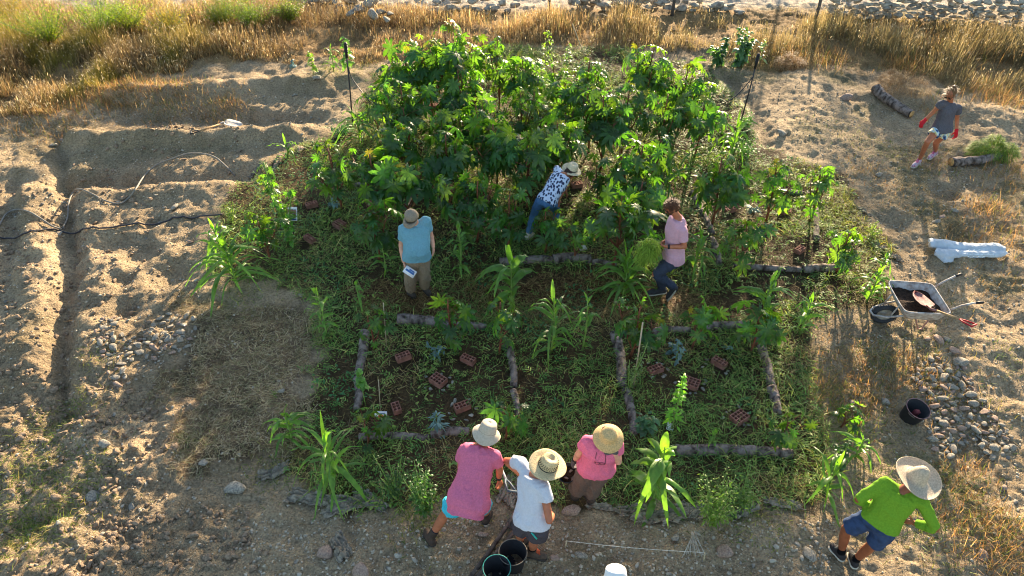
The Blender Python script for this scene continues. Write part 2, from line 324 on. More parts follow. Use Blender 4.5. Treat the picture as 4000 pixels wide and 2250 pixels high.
def weeds():
    P = samp(GARDEN, 115000, .3); P = P[offbrick(P)]; n0 = len(P); x, y = P.T
    mu = sdpoly(x, y, MULCH)+.6*fbm(x*1.5, y*1.5, 63, 3); d = fbm(x*1.3, y*1.3, 121, 4)
    keep = (rng.random(n0) < np.clip(.66+2.3*d, .08, 1)*np.where(mu < 0, .42, 1)); P = P[keep]; d = d[keep]; x, y = P.T; n = len(P)
    right = sstep(5.0, 6.8, x)[:, None]; col = mixc(['7c964a', '648642', '98a65a', '82a556', 'b4b070', '4c6e36'], n, [.24, .24, .16, .16, .1, .10], .35)
    col = col*(1-.55*right)+.55*right*mixc(['a08a3c', '8f8a3e', '7f7c33'], n)
    A = strip_obj('', None, onz(P, U(0, .07, n)), U(0, TAU, n), U(-.15, 1.1, n), U(.05, .24, n)*(1+.9*d), U(.005, .012, n), U(.1, .9, n), col, 3, bend=U(-.5, .5, n), roll=U(-.9, .9, n))
    # feathery sprigs: a stem with pairs of little leaflets
    m_ = 5200; Q = samp(GARDEN, m_, .3); mu = sdpoly(Q[:, 0], Q[:, 1], MULCH); Q = Q[((mu > 0) | (rng.random(m_) < .1)) & offbrick(Q, .2)]; m_ = len(Q)
    az = U(0, TAU, m_); el = U(.0, 1.0, m_); L = U(.10, .26, m_); b = onz(Q, .03); k = 7; LL = []
    dd = np.stack([np.cos(az)*np.cos(el), np.sin(az)*np.cos(el), np.sin(el)], 1)
    base = (b[:, None, :]+dd[:, None, :]*(L[:, None]*np.linspace(.15, 1, k))[:, :, None]).reshape(-1, 3); base[:, 2] -= np.repeat(L, k)*np.tile(np.linspace(0, .35, k), m_)
    sgn = np.tile(np.where(np.arange(k) % 2, 1, -1), m_); a2 = np.repeat(az, k)+sgn*U(.6, 1.3, m_*k); c2 = np.repeat(mixc(['68904a', '7aa04c', '527a3a', '96a85a'], m_), k, axis=0)
    B = strip_obj('', None, base, a2, U(-.2, .5, m_*k), np.repeat(L, k)*U(.2, .45, m_*k), U(.010, .02, m_*k), U(0, .5, m_*k), c2, 2, prof=np.array([.3, 1, .05]))
    # low broad leaves in patches, and bleached dry patches
    Q = samp(GARDEN, 16000, .3); f = fbm(Q[:, 0]*1.7, Q[:, 1]*1.7, 141, 3); Q = Q[(f > .10) & offbrick(Q)]; n = len(Q); f = fbm(Q[:, 0]*.9, Q[:, 1]*.9, 151, 2)[:, None]; col = np.where(f > 0, mixc(['4c7a4a', '5f8a56', '3f6a3e'], n), mixc(['86a04a', '74903e', '9aa85a'], n))
    B2_ = strip_obj('', None, onz(Q, U(.01, .10, n)), U(0, TAU, n), U(-.3, .8, n), U(.04, .09, n), U(.02, .045, n), U(0, .8, n), col, 3, prof=np.array([.3, 1, .8, .05]), fold=-.12)
    Bk = B2_
    Q = samp(GARDEN, 60000, .3); f = fbm(Q[:, 0]*1.2, Q[:, 1]*1.2, 161, 4); Q = Q[(f > .14) & offbrick(Q)]; n = len(Q); col = mixc(['b8a468', 'a08c54', 'c8b884', '8c7a48'], n)
    B3_ = strip_obj('', None, onz(Q, U(0, .06, n)), U(0, TAU, n), U(-.1, .5, n), U(.07, .25, n), U(.003, .007, n), U(0, .4, n), col, 3, bend=U(-.4, .4, n))
    # ragged green scraps on the bare ground nearby
    q = []
    for (px, py, r, cnt) in [(2330,400,1.2,500),(2100,330,1.2,500),(2200,360,.9,500),(2060,1000,.6,900),(2150,1100,.8,900),(2250,1250,.8,900),(2350,1330,.7,600),(1180,1270,.4,300),(1060,1290,.5,900),(600,760,.6,300),(80,1180,.8,1200),(150,1290,.8,1100),(60,1350,.5,900),(200,1020,.5,400),(250,900,.4,200),(2450,1020,.8,400),(2540,900,.6,300),(2480,1320,.6,500),(2320,880,.6,300),(1780,1260,.6,600),(1900,1270,.7,900),(700,1180,.5,500),(2210,890,.6,400),(230,1170,.4,250),(480,1110,.3,150),(110,1080,.5,500),(2030,900,.5,300),(900,170,1.0,900),(1100,170,.9,500),(1830,160,.8,900),(1400,190,.9,800),(830,175,.6,500),(2400,1220,.5,300)]:
        c = G(px, py); q.append(rng.normal(0, .42, (cnt, 2))*r+c[:2])
    q = np.concatenate(q); n = len(q); col = mixc(['5f7a30', '7c8a3c', '4a6228', '9a9a4a', 'a89a5c'], n)
    D = strip_obj('', None, onz(q, -.005), U(0, TAU, n), U(-.1, 1.1, n), U(.05, .17, n), U(.005, .010, n), U(.1, .8, n), col, 2, bend=U(-.4, .4, n))
    merge('cut_weeds', M_WEED, [A, B, D, (B3_[0], B3_[1], B3_[2])]+[(B2_[0], B2_[1], B2_[2])], label='tangled green cut weeds and mulch carpeting the garden beds', cat='ground cover', kind='stuff')
    # straw litter
    Q = [samp(STRAW, 13000, .9), samp(MULCH, 9000, .4), samp(GARDEN, 11000, .4), samp(w2([(0,300),(900,300),(900,1449),(0,1449)]), 3000, .1), samp(w2([(2000,250),(2700,250),(2600,1449),(2100,1449)]), 4500, .1)]
    cols = [mixc(['c8b48c', 'a8936c', 'd8c8a4', '8a7658', '98986c'], 13000), mixc(['a88a5c', '7b5a3e', 'c5a76f', '8f8a50'], 9000), mixc(['a99a5a', '8c8048', 'b8a466', '6a5a36'], 11000), mixc(['b8a27c', '9a815a'], 3000), mixc(['c2a878', 'a98d5e'], 4500)]
    P = np.concatenate(Q); n = len(P); col = np.concatenate(cols)
    A = strip_obj('', None, onz(P, U(.004, .02, n)), U(0, TAU, n), U(-.1, .25, n), U(.03, .15, n), U(.003, .007, n), U(-.1, .2, n), col, 2, bend=U(-.2, .2, n), prof=np.array([1, 1, .8]))
    merge('straw_litter', M_GRASS, [A], label='pale straw and chips strewn over the soil', cat='straw', kind='stuff')
weeds()

# ------------------------------------------------------------------ stones
def ico():
    bm = bmesh.new(); bmesh.ops.create_icosphere(bm, subdivisions=2, radius=1); V = np.array([v.co[:] for v in bm.verts]); F = np.array([[v.index for v in f.verts] for f in bm.faces]); bm.free(); return V, F
ICV, ICF = ico()
def stone_shape(seed, r=None, cuts=9):
    g = np.random.default_rng(seed); V = ICV.copy()*1.0
    for _ in range(cuts):
        d = g.normal(0, 1, 3); d /= np.linalg.norm(d); h = g.uniform(.32, .72); s = V@d; o = s > h; V[o] -= np.outer(s[o]-h, d)
    V *= (1+.03*g.normal(0, 1, (len(V), 1)))/np.abs(V).max()*.95; return V*np.array([1, g.uniform(.6, .85), g.uniform(.38, .6)] if r is None else r)
M_STONE = mat('stone', lin('a09888'), .92, 9, .4, .7, 40, bd=.012, col2=lin('6f6a62'))
M_STONE2 = mat('warm_stone', lin('a08a7a'), .9, 9, .3, .6, 40, bd=.01, col2=lin('7d6a5e'))
SM = []
for i in range(14):
    o = mesh('stone', stone_shape(i), [ICF], M_STONE if i % 4 else M_STONE2, smooth=False); SM.append(o.data); bpy.data.objects.remove(o)
def stone(p, s, label, group, mi=None, sink=.2, name='stone'):
    o = bpy.data.objects.new(name, SM[random.randrange(14) if mi is None else mi]); C.objects.link(o)
    s *= .92; o.location = (float(p[0]), float(p[1]), float(p[2])+s*.4-sink*s); o.scale = (s, s*random.uniform(.85, 1.15), s*random.uniform(.8, 1.15)); o.rotation_euler = (random.uniform(-.35, .35), random.uniform(-.35, .35), random.uniform(0, 6.28))
    return tag(o, label, 'stone', group)
SMALL = []
def fill(poly, n, smin, smax, label, group, sep=.8, small=False):
    P = samp(w2(poly), n*80, 0); pts = []; sizes = sorted([random.uniform(0, 1)**1.5*(smax-smin)+smin for _ in range(n)], reverse=True)
    k = 0
    for s in sizes:
        for _ in range(25):
            if k >= len(P): return
            p = P[k]; k += 1
            if all((p[0]-a)**2+(p[1]-b)**2 > (sep*(s+c))**2 for a, b, c in pts): pts.append((p[0], p[1], s)); SMALL.append((p[0], p[1], s)) if small else stone((p[0], p[1], gz1(*p)), s, label, group); break
fill([(265,810),(300,800),(310,850),(380,860),(400,800),(470,790),(500,820),(480,870),(450,910),(370,910),(310,930),(330,970),(290,985),(270,930),(255,860)], 88, .05, .12, 'grey stone in the loose heap on bare soil left of the straw patch', 'stones in the heap on the left', .62)
fill([(2290,940),(2340,900),(2420,920),(2440,950),(2470,1010),(2540,1090),(2560,1130),(2500,1150),(2440,1100),(2400,1150),(2330,1120),(2345,1020),(2300,985)], 155, .045, .12, 'grey stone in the long heap behind the black bucket', 'stones in the heap on the right', .56)
fill([(2290,940),(2340,900),(2420,920),(2440,950),(2470,1010),(2540,1090),(2560,1130),(2500,1150),(2440,1100),(2400,1150),(2330,1120),(2345,1020),(2300,985)], 260, .018, .04, '', '', .8, True)
fill([(265,810),(500,800),(480,900),(330,970),(290,985),(255,860)], 120, .015, .035, '', '', .8, True)
LS = [(705,985,.09,'pale rounded stone on the straw patch beside the left bed'),(757,745,.11,'flat pale stone at the edge of the weeds'),(265,1122,.15,'dark grey angular stone on the left path'),(243,1245,.15,'tall grey stone leaning in the bare soil'),(517,1165,.12,'pale wedge stone at the corner of the straw patch'),(812,1390,.17,'large pale stone by the crumpled fabric strip'),(915,1440,.16,'grey stone cut by the lower edge of the picture'),(1440,1290,.17,'rounded white stone in front of the woman with the black bucket'),(150,590,.15,'pointed pale stone holding down the black hoses'),(132,366,.12,'flat pale stone at the furrow corner'),(150,347,.1,'small square stone at the head of the furrow'),(595,1235,.2,'big pinkish stone beside the path'),(335,1275,.1,'grey stone on the lower left path'),(1815,1390,.16,'angular grey stone right of the white rods'),(1460,1400,.1,'pale stone lying below the string'),(1400,1405,.09,'grey stone next to the boot of the man in white'),(2030,1395,.13,'square stone near the shoes of the man in green'),(2320,1075,.01,''),(2225,1015,.14,'grey block left of the black bucket'),(2420,915,.15,'cream angular stone above the long heap'),(2365,860,.15,'dark flat stone under the wheelbarrow shadow'),(2330,855,.1,'small grey stone below the wheelbarrow leg'),(2405,885,.13,'round grey stone right of the wheelbarrow leg'),(1965,340,.2,'rounded stone by the back path'),(2130,250,.22,'flat boulder on the back slope'),(800,195,.2,'pale block at the edge of the left rear bed'),(740,240,.1,'small stone on the rear left ridge'),(755,380,.17,'rounded brown stone beside the pepper plant'),(1790,225,.12,'stone on the rear right path'),(570,325,.01,''),(520,640,.01,''),(2385,855,.1,'pale stone at the right of the wheelbarrow'),(440,520,.12,'grey stone on the left ridges'),(415,525,.09,'brown stone on the left ridges'),(480,610,.1,'tan stone below the long black hose'),(300,940,.01,''),(2240,720,.01,''),(1620,1300,.12,'muddy stone in front of the crumpled fabric'),(1215,1345,.09,'small stone between the two men in front'),(1700,1350,.09,'stone beside the white rods'),(2210,440,.12,'flat stone on the right slope'),(2350,560,.13,'grey stone above the white sack'),(2370,545,.12,'dark stone above the white sack'),(2400,530,.09,'small stone near the cut log'),(2475,1405,.13,'pale stone right of the man in green'),(2400,1295,.01,''),(2520,1230,.1,'flat pale stone at the right edge'),(2140,1010,.09,'stone among the weeds right of the bed')]
for a, b, s, l in LS:
    if l: stone(G(a, b), s, l, None, sink=.3)
for poly, n, l in [([(0,480),(560,470),(500,780),(0,780)], 46, 'small stone lying on the ridges at the left'), ([(250,1000),(430,1000),(600,1449),(0,1449),(0,1100)], 42, 'small stone on the dug soil at the lower left'), ([(2250,200),(1850,180),(2000,400),(2200,560),(2576,600),(2560,330)], 40, 'small stone on the pale slope at the right rear'), ([(800,1330),(1200,1330),(1180,1449),(620,1449)], 14, 'small stone on the trodden path at the front'), ([(1400,1330),(2080,1340),(2100,1449),(1400,1449)], 26, 'small stone on the trodden soil near the string'), ([(2380,700),(2576,700),(2576,1400),(2560,1300),(2400,800)], 30, 'small stone on the rough ground by the right edge'), ([(650,210),(850,200),(840,330),(600,420),(640,300)], 26, 'small stone on the rear left beds')]:
    fill(poly, int(n*1.8), .02, .055, l, l, 1.5, True)
def pebbles():
    n = 0; P = np.concatenate([samp(w2([(-200,300),(900,230),(900,1449),(-100,1449)]), 9000, .2), samp(w2([(1800,190),(2700,250),(2700,1449),(2000,1449),(2250,600)]), 5500, .2), samp(w2([(600,1300),(2100,1320),(2100,1460),(600,1460)]), 2600, .1)])
    P = P[(sdpoly(P[:, 0], P[:, 1], GARDEN) > .1)]; n = len(P); oct_ = np.array([[1,0,0],[-1,0,0],[0,1,0],[0,-1,0],[0,0,1],[0,0,-1.]]); F = np.array([[0,2,4],[2,1,4],[1,3,4],[3,0,4],[2,0,5],[1,2,5],[3,1,5],[0,3,5]])
    s = (U(0, 1, n)**4*.03+.007)[:, None, None]; V = oct_[None]*s*U(.5, 1.2, (n, 6, 1))*np.array([1, .8, .6]); a = U(0, TAU, n); ca, sa = np.cos(a)[:, None], np.sin(a)[:, None]
    x = V[:, :, 0]*ca-V[:, :, 1]*sa; y = V[:, :, 0]*sa+V[:, :, 1]*ca; V = np.stack([x, y, V[:, :, 2]], 2)+onz(P, .004)[:, None, :]
    o = mesh('pebbles', V.reshape(-1, 3), [(F[None]+(np.arange(n)*6)[:, None, None]).reshape(-1, 3)], mat('pebble', lin('b4a894'), .9, 30, .3, 0), smooth=False); tag(o, 'fine grey gravel and pebbles scattered over the bare soil', 'gravel', kind='stuff')
    # clods of dug soil
    P = np.concatenate([samp(w2([(-100,900),(200,900),(320,1100),(330,1449),(-100,1449)]), 900, .9, jf=.8), samp(w2([(200,1300),(620,1250),(700,1449),(200,1449)]), 350, .2), samp(w2([(380,300),(520,305),(520,340),(380,335)]), 120, .1), samp(w2([(-50,450),(400,450),(400,900),(-50,900)]), 900, .2), samp(w2([(150,340),(620,340),(600,470),(150,470)]), 250, .2), samp(w2([(200,900),(430,1000),(450,1449),(200,1449)]), 500, .3)])
    n = len(P); SH = np.array([stone_shape(700+i, np.array([1, .85, .7])) for i in range(40)]); V0 = SH[rng.integers(0, 40, n)]; an = U(0, TAU, n); V0 = np.stack([V0[:, :, 0]*np.cos(an)[:, None]-V0[:, :, 1]*np.sin(an)[:, None], V0[:, :, 0]*np.sin(an)[:, None]+V0[:, :, 1]*np.cos(an)[:, None], V0[:, :, 2]], 2); s = (U(0, 1, n)**3*.065+.008)[:, None, None]; V = V0*s+onz(P, .008)[:, None, :]
    M = mat('clod_soil', lin('94806a'), .97, 30, .4, 1., 90, bd=.02)
    o = mesh('soil_clods', V.reshape(-1, 3), [(ICF[None]+(np.arange(n)*len(ICV))[:, None, None]).reshape(-1, 3)], M, smooth=False); tag(o, 'crumbly brown clods of freshly dug soil at the left', 'soil', kind='stuff')
pebbles()

# ------------------------------------------------------------------ plants
def basis(d, n):
    d = d/np.linalg.norm(d); s = np.cross(n, d); s /= np.linalg.norm(s)+1e-9; n = np.cross(d, s); return np.stack([d, s, n])
def palmate(nl=8):
    V = [[0, 0, 0]]; Fq = []; Ft = []; an = np.linspace(-2.55, 2.55, nl); ha = (an[1]-an[0])/2
    for a in an:
        Lb = 1-.42*abs(a)/2.55; ax = np.array([math.cos(a), math.sin(a)]); sx = np.array([-ax[1], ax[0]]); b = len(V)
        rows = [(.38, .38*math.tan(ha)*.95), (.47, .145), (.56, .165), (.66, .135), (.72, .145), (.87, .07), (1., 0)]
        for s, hw in rows:
            s2 = s*Lb
            for k, o_ in ((-1, .035), (0, 0), (1, .035)):
                p = ax*s2+sx*hw*k*(Lb if s > .35 else Lb**.9); V.append([p[0], p[1], -.30*s2**2+o_*(1-s*.7)])
        Ft += [[0, b, b+1], [0, b+1, b+2]]
        for r in range(len(rows)-1):
            for k in (0, 1): Fq.append([b+r*3+k, b+(r+1)*3+k, b+(r+1)*3+k+1, b+r*3+k+1])
    return np.array(V, float), Ft, Fq
PV, PT, PQ = palmate()
M_STEM = mat('red_stem', lin('7a4a34'), .6, 20, .4, .2); M_GSTEM = mat('green_stem', lin('7d9a4a'), .6, 20, .3, .1)
STEMS = {}
def castor(bx, by, ty, wpx, label, n=None, lsz=None, dark=.5, seed=0, stem=M_STEM):
    g = np.random.default_rng(1000+int(bx)*7+int(by)+seed); b = G(bx, by); top = aty(bx, ty, b[1]); H = max(.25, top[2]-b[2])*.97
    dep = np.linalg.norm(b-np.array([0, 0, CH])); Rr = wpx/FPX*dep
    lsz = lsz or np.clip(.14+.06*H, .13, .25)*g.uniform(.75, 1.2); n = int((n or 36)*(.5+.55*H)*(Rr/.5)**1.0); n = max(12, min(int(n*1.0), 95))
    root = thing('castor_plant' if stem is M_STEM else 'pepper_plant', label, 'plant', b, 0, None)
    S = MB(); F = MB(); lean = g.normal(0, .05, 2); nb = 1+int(Rr > .35)+int(Rr > .5)+int(Rr > .6)+int(H > 1.6); br = []
    mp = np.array([[lean[0]*t*H+.02*math.sin(5*t), lean[1]*t*H, H*t*.92] for t in np.linspace(0, 1, 7)]); S.add(*tube(mp, np.linspace(.02, .009, 7)*(.6+.4*H), 6)); br.append((mp, .22 if H > 1.2 else .12))
    for i in range(nb):
        t0 = g.uniform(.2, .5); p0 = mp[int(t0*6)]; a = i*TAU/nb+g.uniform(-.5, .5); e = Rr*g.uniform(.35, .8); hh = H*g.uniform(.6, .9)-p0[2]
        q = np.array([p0+np.array([math.cos(a)*e*t**.8, math.sin(a)*e*t**.8, hh*t]) for t in np.linspace(0, 1, 5)]); S.add(*tube(q, np.linspace(.012, .006, 5)*(.6+.4*H), 5)); br.append((q, .15))
    for i in range(n):
        q, lo = br[i % len(br)]; t = lo+(1-lo)*(g.random()**.75); f = t*(len(q)-1); k = min(int(f), len(q)-2); p = q[k]+(q[k+1]-q[k])*(f-k)
        young = t > .93; a = i*2.4+g.uniform(-.4, .4); pl = lsz*(1.0+.5*g.random())*(.45 if young else 1); el = g.uniform(.25, 1.0) if not young else g.uniform(.8, 1.3)
        d = np.array([math.cos(a)*math.cos(el), math.sin(a)*math.cos(el), math.sin(el)]); e = p+d*pl; hr = np.hypot(e[0], e[1])
        if hr > Rr: e[:2] *= Rr/hr
        S.add(*tube([p, (p+e)/2+[0, 0, .015], e], [.005, .004, .003], 4, False))
        out = np.array([math.cos(a), math.sin(a), -g.uniform(.1, 1.9)]); nn = np.array([g.normal(0, .4), g.normal(0, .4), 1.])+.0*out; A = basis(out, nn)
        s = lsz*(g.uniform(.5, 1.3))*(.5 if young else 1); Vl = PV*1.0
        Vl[:, 0] *= g.uniform(.85, 1.1); Vl[:, 1] *= g.uniform(.85, 1.1); Vl[:, 2] += .12*np.sin(3*Vl[:, 0]+g.uniform(0, 6))*np.abs(Vl[:, 1])-g.uniform(0, .25)*(Vl[:, 0]**2+Vl[:, 1]**2)+.04*g.normal(0, 1, len(Vl))*np.hypot(Vl[:, 0], Vl[:, 1]); Vl = Vl@A*s+e
        c = lin('446c32')*(1-dark)+lin('2e5634')*dark; c = c*g.uniform(.65, 1.45)*[g.uniform(.8, 1.35), 1, g.uniform(.7, 1.1)]
        if young and g.random() < .5: c = c*.5+.5*lin('5a5234')
        if g.random() < .004: c = lin('5c6030')
        F.add(Vl, PT, PQ, col=np.tile(c, (len(Vl), 1)))
    S.build('stem', stem, root); F.build('foliage', M_LEAF, root, True, col=True); return root
CAS = [(1140,300,50,80,'tallest castor plant, bare red stem above the rest at the back'),(1030,300,108,60,'castor plant at the back left of the clump, beside the tallest one'),(1255,280,85,58,'castor plant at the back just right of the tallest one'),
(1030,390,190,85,'broad bright castor plant at the left edge of the clump below the grass'),(1170,370,160,75,'castor plant in the middle of the back clump'),(1310,320,120,55,'narrow castor plant at the back beside the corn pair'),
(1215,440,235,80,'bushy castor plant in the heart of the clump'),(1310,410,205,60,'castor plant right of the heart of the clump'),(1090,300,130,55,'castor plant wedged behind the broad bright one'),
(1460,330,115,70,'round topped castor plant right of the corn pair at the back'),(1605,310,95,62,'castor plant with a spiky tip at the back right'),(1705,330,150,68,'flat topped castor plant at the right rear corner'),
(1510,430,220,78,'dark castor plant in the right half of the clump'),(1745,400,240,62,'spreading castor plant at the right side beside the pale path'),(1400,490,285,72,'castor plant around the tall corn in the clump centre'),
(1250,490,290,75,'shady castor plant behind the bending woman, left'),(1325,530,325,70,'castor plant directly behind the bending woman'),(1575,570,345,75,'castor plant with drooping yellowed leaves right of the straw hat'),
(1010,490,310,50,'castor plant with a reddish stem rising above the dark pair'),(860,530,350,65,'left plant of the dark castor pair by the bare beds'),(960,560,370,85,'dark wide castor plant left of the path'),(1030,570,400,55,'dark castor plant bordering the strawy path'),
(1200,610,425,75,'castor plant at the near left of the bending woman'),(1275,640,475,52,'castor plant covering the legs of the bending woman'),(1540,680,462,80,'big near castor plant between the woman and the man in pink'),(1370,640,520,45,'low castor plant in front of the jeans'),
(1790,570,375,55,'castor plant beside the leaning cane'),(1925,560,390,58,'castor plant at the rear of the right bed'),(2035,560,412,48,'castor plant at the outer rear corner of the right bed'),(1850,690,560,58,'castor plant at the left corner of the right bed'),
(2100,690,572,48,'castor plant at the near outer corner of the right bed'),(680,660,535,52,'castor plant left of the photo card on its stake'),(955,660,515,52,'small castor plant with bronze tips beside the man in blue'),
(940,880,775,45,'rounded dark castor plant at the corner of the left front bed'),(1130,870,735,45,'thin castor plant behind the top log of the left front bed'),(1255,890,748,48,'castor plant at the inner corner of the left front bed'),
(1585,900,740,68,'dark castor plant at the inner corner of the right front bed'),(1740,880,768,42,'castor plant behind the top log of the right front bed'),(1885,890,782,48,'castor plant at the outer corner of the right front bed'),
(1270,1110,1020,45,'small castor plant with an orange bloom above the grey hat'),(1955,1135,1045,45,'bright castor plant by the end of the bottom log'),(925,1120,1045,50,'low leafy plant beside the bed marker card'),(2115,1075,1035,34,'low dark plant among weeds right of the front bed'),
(1420,350,190,50,'small castor plant in the gap between the rear clumps'),(1640,480,330,50,'low castor plant in the shade beside the bare patch'),(1130,520,330,55,'half hidden castor plant beside the corn row'),(1105,240,100,40,'castor plant behind the tallest one'),(1380,440,300,60,'castor plant under the tall corn'),(1500,520,400,45,'shaded castor plant behind the hat brim')]
CAS += [(1150,600,445,48,'castor plant between the man in blue and the bending woman'),(1445,655,565,40,'low castor plant at the rear of the thick brown log'),(1575,625,440,55,'castor plant left of the head of the man in pale pink'),(1400,395,262,58,'castor plant left of the corn tip in the clump centre'),(1480,385,200,62,'castor plant between the round topped and spiky tipped ones'),(1560,400,205,62,'castor plant below the spiky tipped one'),(1650,410,215,58,'castor plant inside the right rear corner of the clump'),(1610,520,410,42,'low castor plant near the lone corn on dark soil'),(1180,260,110,50,'castor plant squeezed behind the tallest one, to the right'),(950,330,230,45,'castor plant at the left rear corner of the clump'),(1120,450,260,60,'castor plant above the corn row'),(1395,225,160,35,'small castor plant behind the corn pair')]
for c in CAS: castor(*c)
castor(725, 610, 385, 45, 'slim pepper plant with a grassy top next to the bare beds', n=60, lsz=.10, dark=.1, stem=M_GSTEM)

def corn(bx, by, ty, wpx, label, nl=11, name='corn_plant', W=.095, seed=0, pale=.5):
    g = np.random.default_rng(2000+int(bx)*3+int(by)+seed); b = G(bx, by); H = max(.25, aty(bx, ty, b[1])[2]-b[2]); dep = np.linalg.norm(b-np.array([0, 0, CH])); Rr = wpx/FPX*dep
    root = thing(name, label, 'plant', b); st = np.array([[.02*math.sin(3*t+seed)*H, 0, H*.72*t] for t in np.linspace(0, 1, 6)])
    S = MB().add(*tube(st, np.linspace(.016, .007, 6), 7)); S.build('stalk', M_GSTEM, root)
    n = int(nl*1.8); t = np.linspace(.08, 1, n); az = np.arange(n)*math.pi+g.normal(0, .8, n)+g.uniform(0, 6); el = np.where(t > .88, g.uniform(1.1, 1.5, n), g.uniform(.55, 1.2, n)); L = np.minimum(Rr*g.uniform(1.6, 2.3, n), H*1.2+.2)*np.where(t > .9, .75, 1)*(.6+.4*np.sin(t*3))
    B = np.stack([.02*np.sin(3*t+seed)*H, 0*t, H*.68*t], 1); col = np.outer(g.uniform(.75, 1.25, n), lin('54803a')*(1-pale)+pale*lin('7c9c44'))
    prof = np.array([.35, .8, 1, 1, .92, .78, .6, .4, .02]); sag = np.where(t > .93, g.uniform(.05, .5, n), g.uniform(.55, 1.25, n))
    V, q, per = strips(B, az, el, L, W*g.uniform(.7, 1.15, n)*min(1.15, .55+.5*H), sag, 8, prof=prof, fold=-.22, bend=g.normal(0, .18, n), roll=g.normal(0, .35, n))
    V[:, 2] += .010*np.sin(V[:, 0]*40+V[:, 1]*31)+.006*g.normal(0, 1, len(V)); V[:, 2] = np.maximum(V[:, 2], .01)
    mesh('leaves', V, [q], M_CORN, root, True, np.repeat(col, per, axis=0)); return root
CORN = [(595,720,575,75,'large corn clump spilling over the bare soil at the far left',20),(560,650,540,42,'corn plant behind the large left clump by the hose end',12),(822,850,680,30,'tall thin corn plant with looped leaves at the front left',9),(905,770,690,32,'young corn plant with one lit leaf left of the man in blue',6),
(1158,690,520,32,'upright corn plant right of the man in blue',11),(1282,770,590,62,'corn plant with broad drooping leaves in the centre',11),(1385,890,690,68,'corn plant with arching leaves above the dark hole',14),(1465,880,690,32,'upright corn plant right of the arching one',9),
(1565,750,610,72,'large lit corn clump in front of the big castor plant',22),(1660,670,545,36,'corn plant in front of the man in pink',8),(1745,680,555,50,'corn plant behind the back of the man in pink',12),(1670,500,355,55,'corn plant standing alone on the dark soil patch',14),(1725,460,300,32,'corn plant with a bright bent leaf on the right of the clump',9),
(1835,400,278,52,'corn plant at the end of the right sprinkler pole',11),(1155,500,325,32,'tall corn plant in the shaded row',11),(1100,510,345,26,'narrow corn plant in the shaded row',8),(1908,810,665,52,'lit corn plant between the two right beds',11),(2010,840,715,36,'leaning young corn plant near the wheelbarrow',9),
(2180,760,655,42,'corn plant on the mulch edge beyond the wheelbarrow',11),(735,1110,1010,48,'corn plant at the left end of the front bed',13),(842,1210,1070,80,'corn plant with long spreading leaves at the front left',14),(1640,1265,1065,68,'broad leaved corn plant beside the woman with glasses',15),
(2070,1240,1140,72,'corn plant left of the man in green',9),(2150,1150,1085,36,'small corn plant above the one by the man in green',8),(905,360,258,50,'corn plant at the foot of the left sprinkler pole',12),(840,180,92,22,'corn plant standing in the dry grass edge',8),(1345,285,150,40,'left one of the corn pair in the clump gap',12),(1390,300,165,30,'right one of the corn pair in the clump gap',9),
(1035,350,235,32,'corn plant with an upright blade among castor plants',9),(1400,380,248,42,'corn plant poking out of the clump centre',9),(725,395,345,30,'corn leaves above the slim pepper plant',7),(2205,700,615,28,'wispy corn plant at the right mulch edge',7),(1000,560,540,28,'corn leaf tuft behind the cap of the man in blue',5),(1790,1120,1075,26,'small yellowing corn seedling above the bottom log',6),(1055,700,640,24,'short corn shoot beside the path of the man in blue',5),(970,690,580,30,'thin corn plant below the bronze tipped castor plant',6)]
for c in CORN: corn(*c[:4], c[4], c[5], W=.10 if c[0] in (1640, 1282) else .056)

def leafy(bx, by, ty, wpx, label, n=40, ls=.10, asp=.55, c='6f9a3a', name='leafy_plant', stems=1, droop=.5, lo=.1, mt=None):
    g = np.random.default_rng(3000+int(bx)+int(by)); b = G(bx, by); H = max(.12, aty(bx, ty, b[1])[2]-b[2]); dep = np.linalg.norm(b-np.array([0, 0, CH])); Rr = wpx/FPX*dep
    root = thing(name, label, 'plant', b); S = MB(); F = []
    n = int(n); pts = []; az = g.uniform(0, TAU, n); per = []
    ss = []
    for i in range(stems):
        a = g.uniform(0, TAU); e = 0 if stems == 1 else Rr*g.uniform(.1, .8); h = H*(1 if i == 0 else g.uniform(.5, .95))
        q = np.array([[math.cos(a)*e*t, math.sin(a)*e*t, h*t] for t in np.linspace(0, 1, 5)]); ss.append(q); S.add(*tube(q, np.linspace(.011, .004, 5)*(.5+.5*H), 5))
    B = np.zeros((n, 3)); T = lo+(1-lo)*g.random(n)**.8
    for i in range(n): q = ss[i % stems]; f = T[i]*4; k = min(int(f), 3); B[i] = q[k]+(q[k+1]-q[k])*(f-k)
    rad = Rr/max(1, stems**.5)*(1.1-.6*T) if stems == 1 else np.full(n, min(Rr*.4, .25))
    el = g.uniform(-.1, .9, n); B += np.stack([np.cos(az), np.sin(az), .3+0*az], 1)*(np.maximum(rad-ls, .01)*g.uniform(.3, 1, n))[:, None]
    col = np.outer(g.uniform(.65, 1.35, n), lin(c)); L = ls*g.uniform(.6, 1.3, n)*(1.15-.45*T)
    V, q, k = strips(B, az, el, L, L*asp, g.uniform(.2, 1, n)*droop*2, 4, prof=np.array([.25, .85, 1, .65, .03]), fold=-.12, roll=g.normal(0, .4, n))
    V[:, 2] = np.maximum(V[:, 2], .008)
    S.build('stem', M_GSTEM, root); mesh('foliage', V, [q], mt or M_CORN, root, True, np.repeat(col, k, axis=0)); return root
leafy(880, 185, 90, 26, 'leafy sunflower plant standing behind the left sprinkler pole', 60, .16, .7, '6d8f4c')
leafy(790, 190, 130, 17, 'small bright leafy plant at the foot of the dry grass', 50, .13, .7, '86a03c')
leafy(1375, 200, 78, 30, 'slim pale green weed against the golden grass behind the clump', 90, .10, .5, '8fa83e')
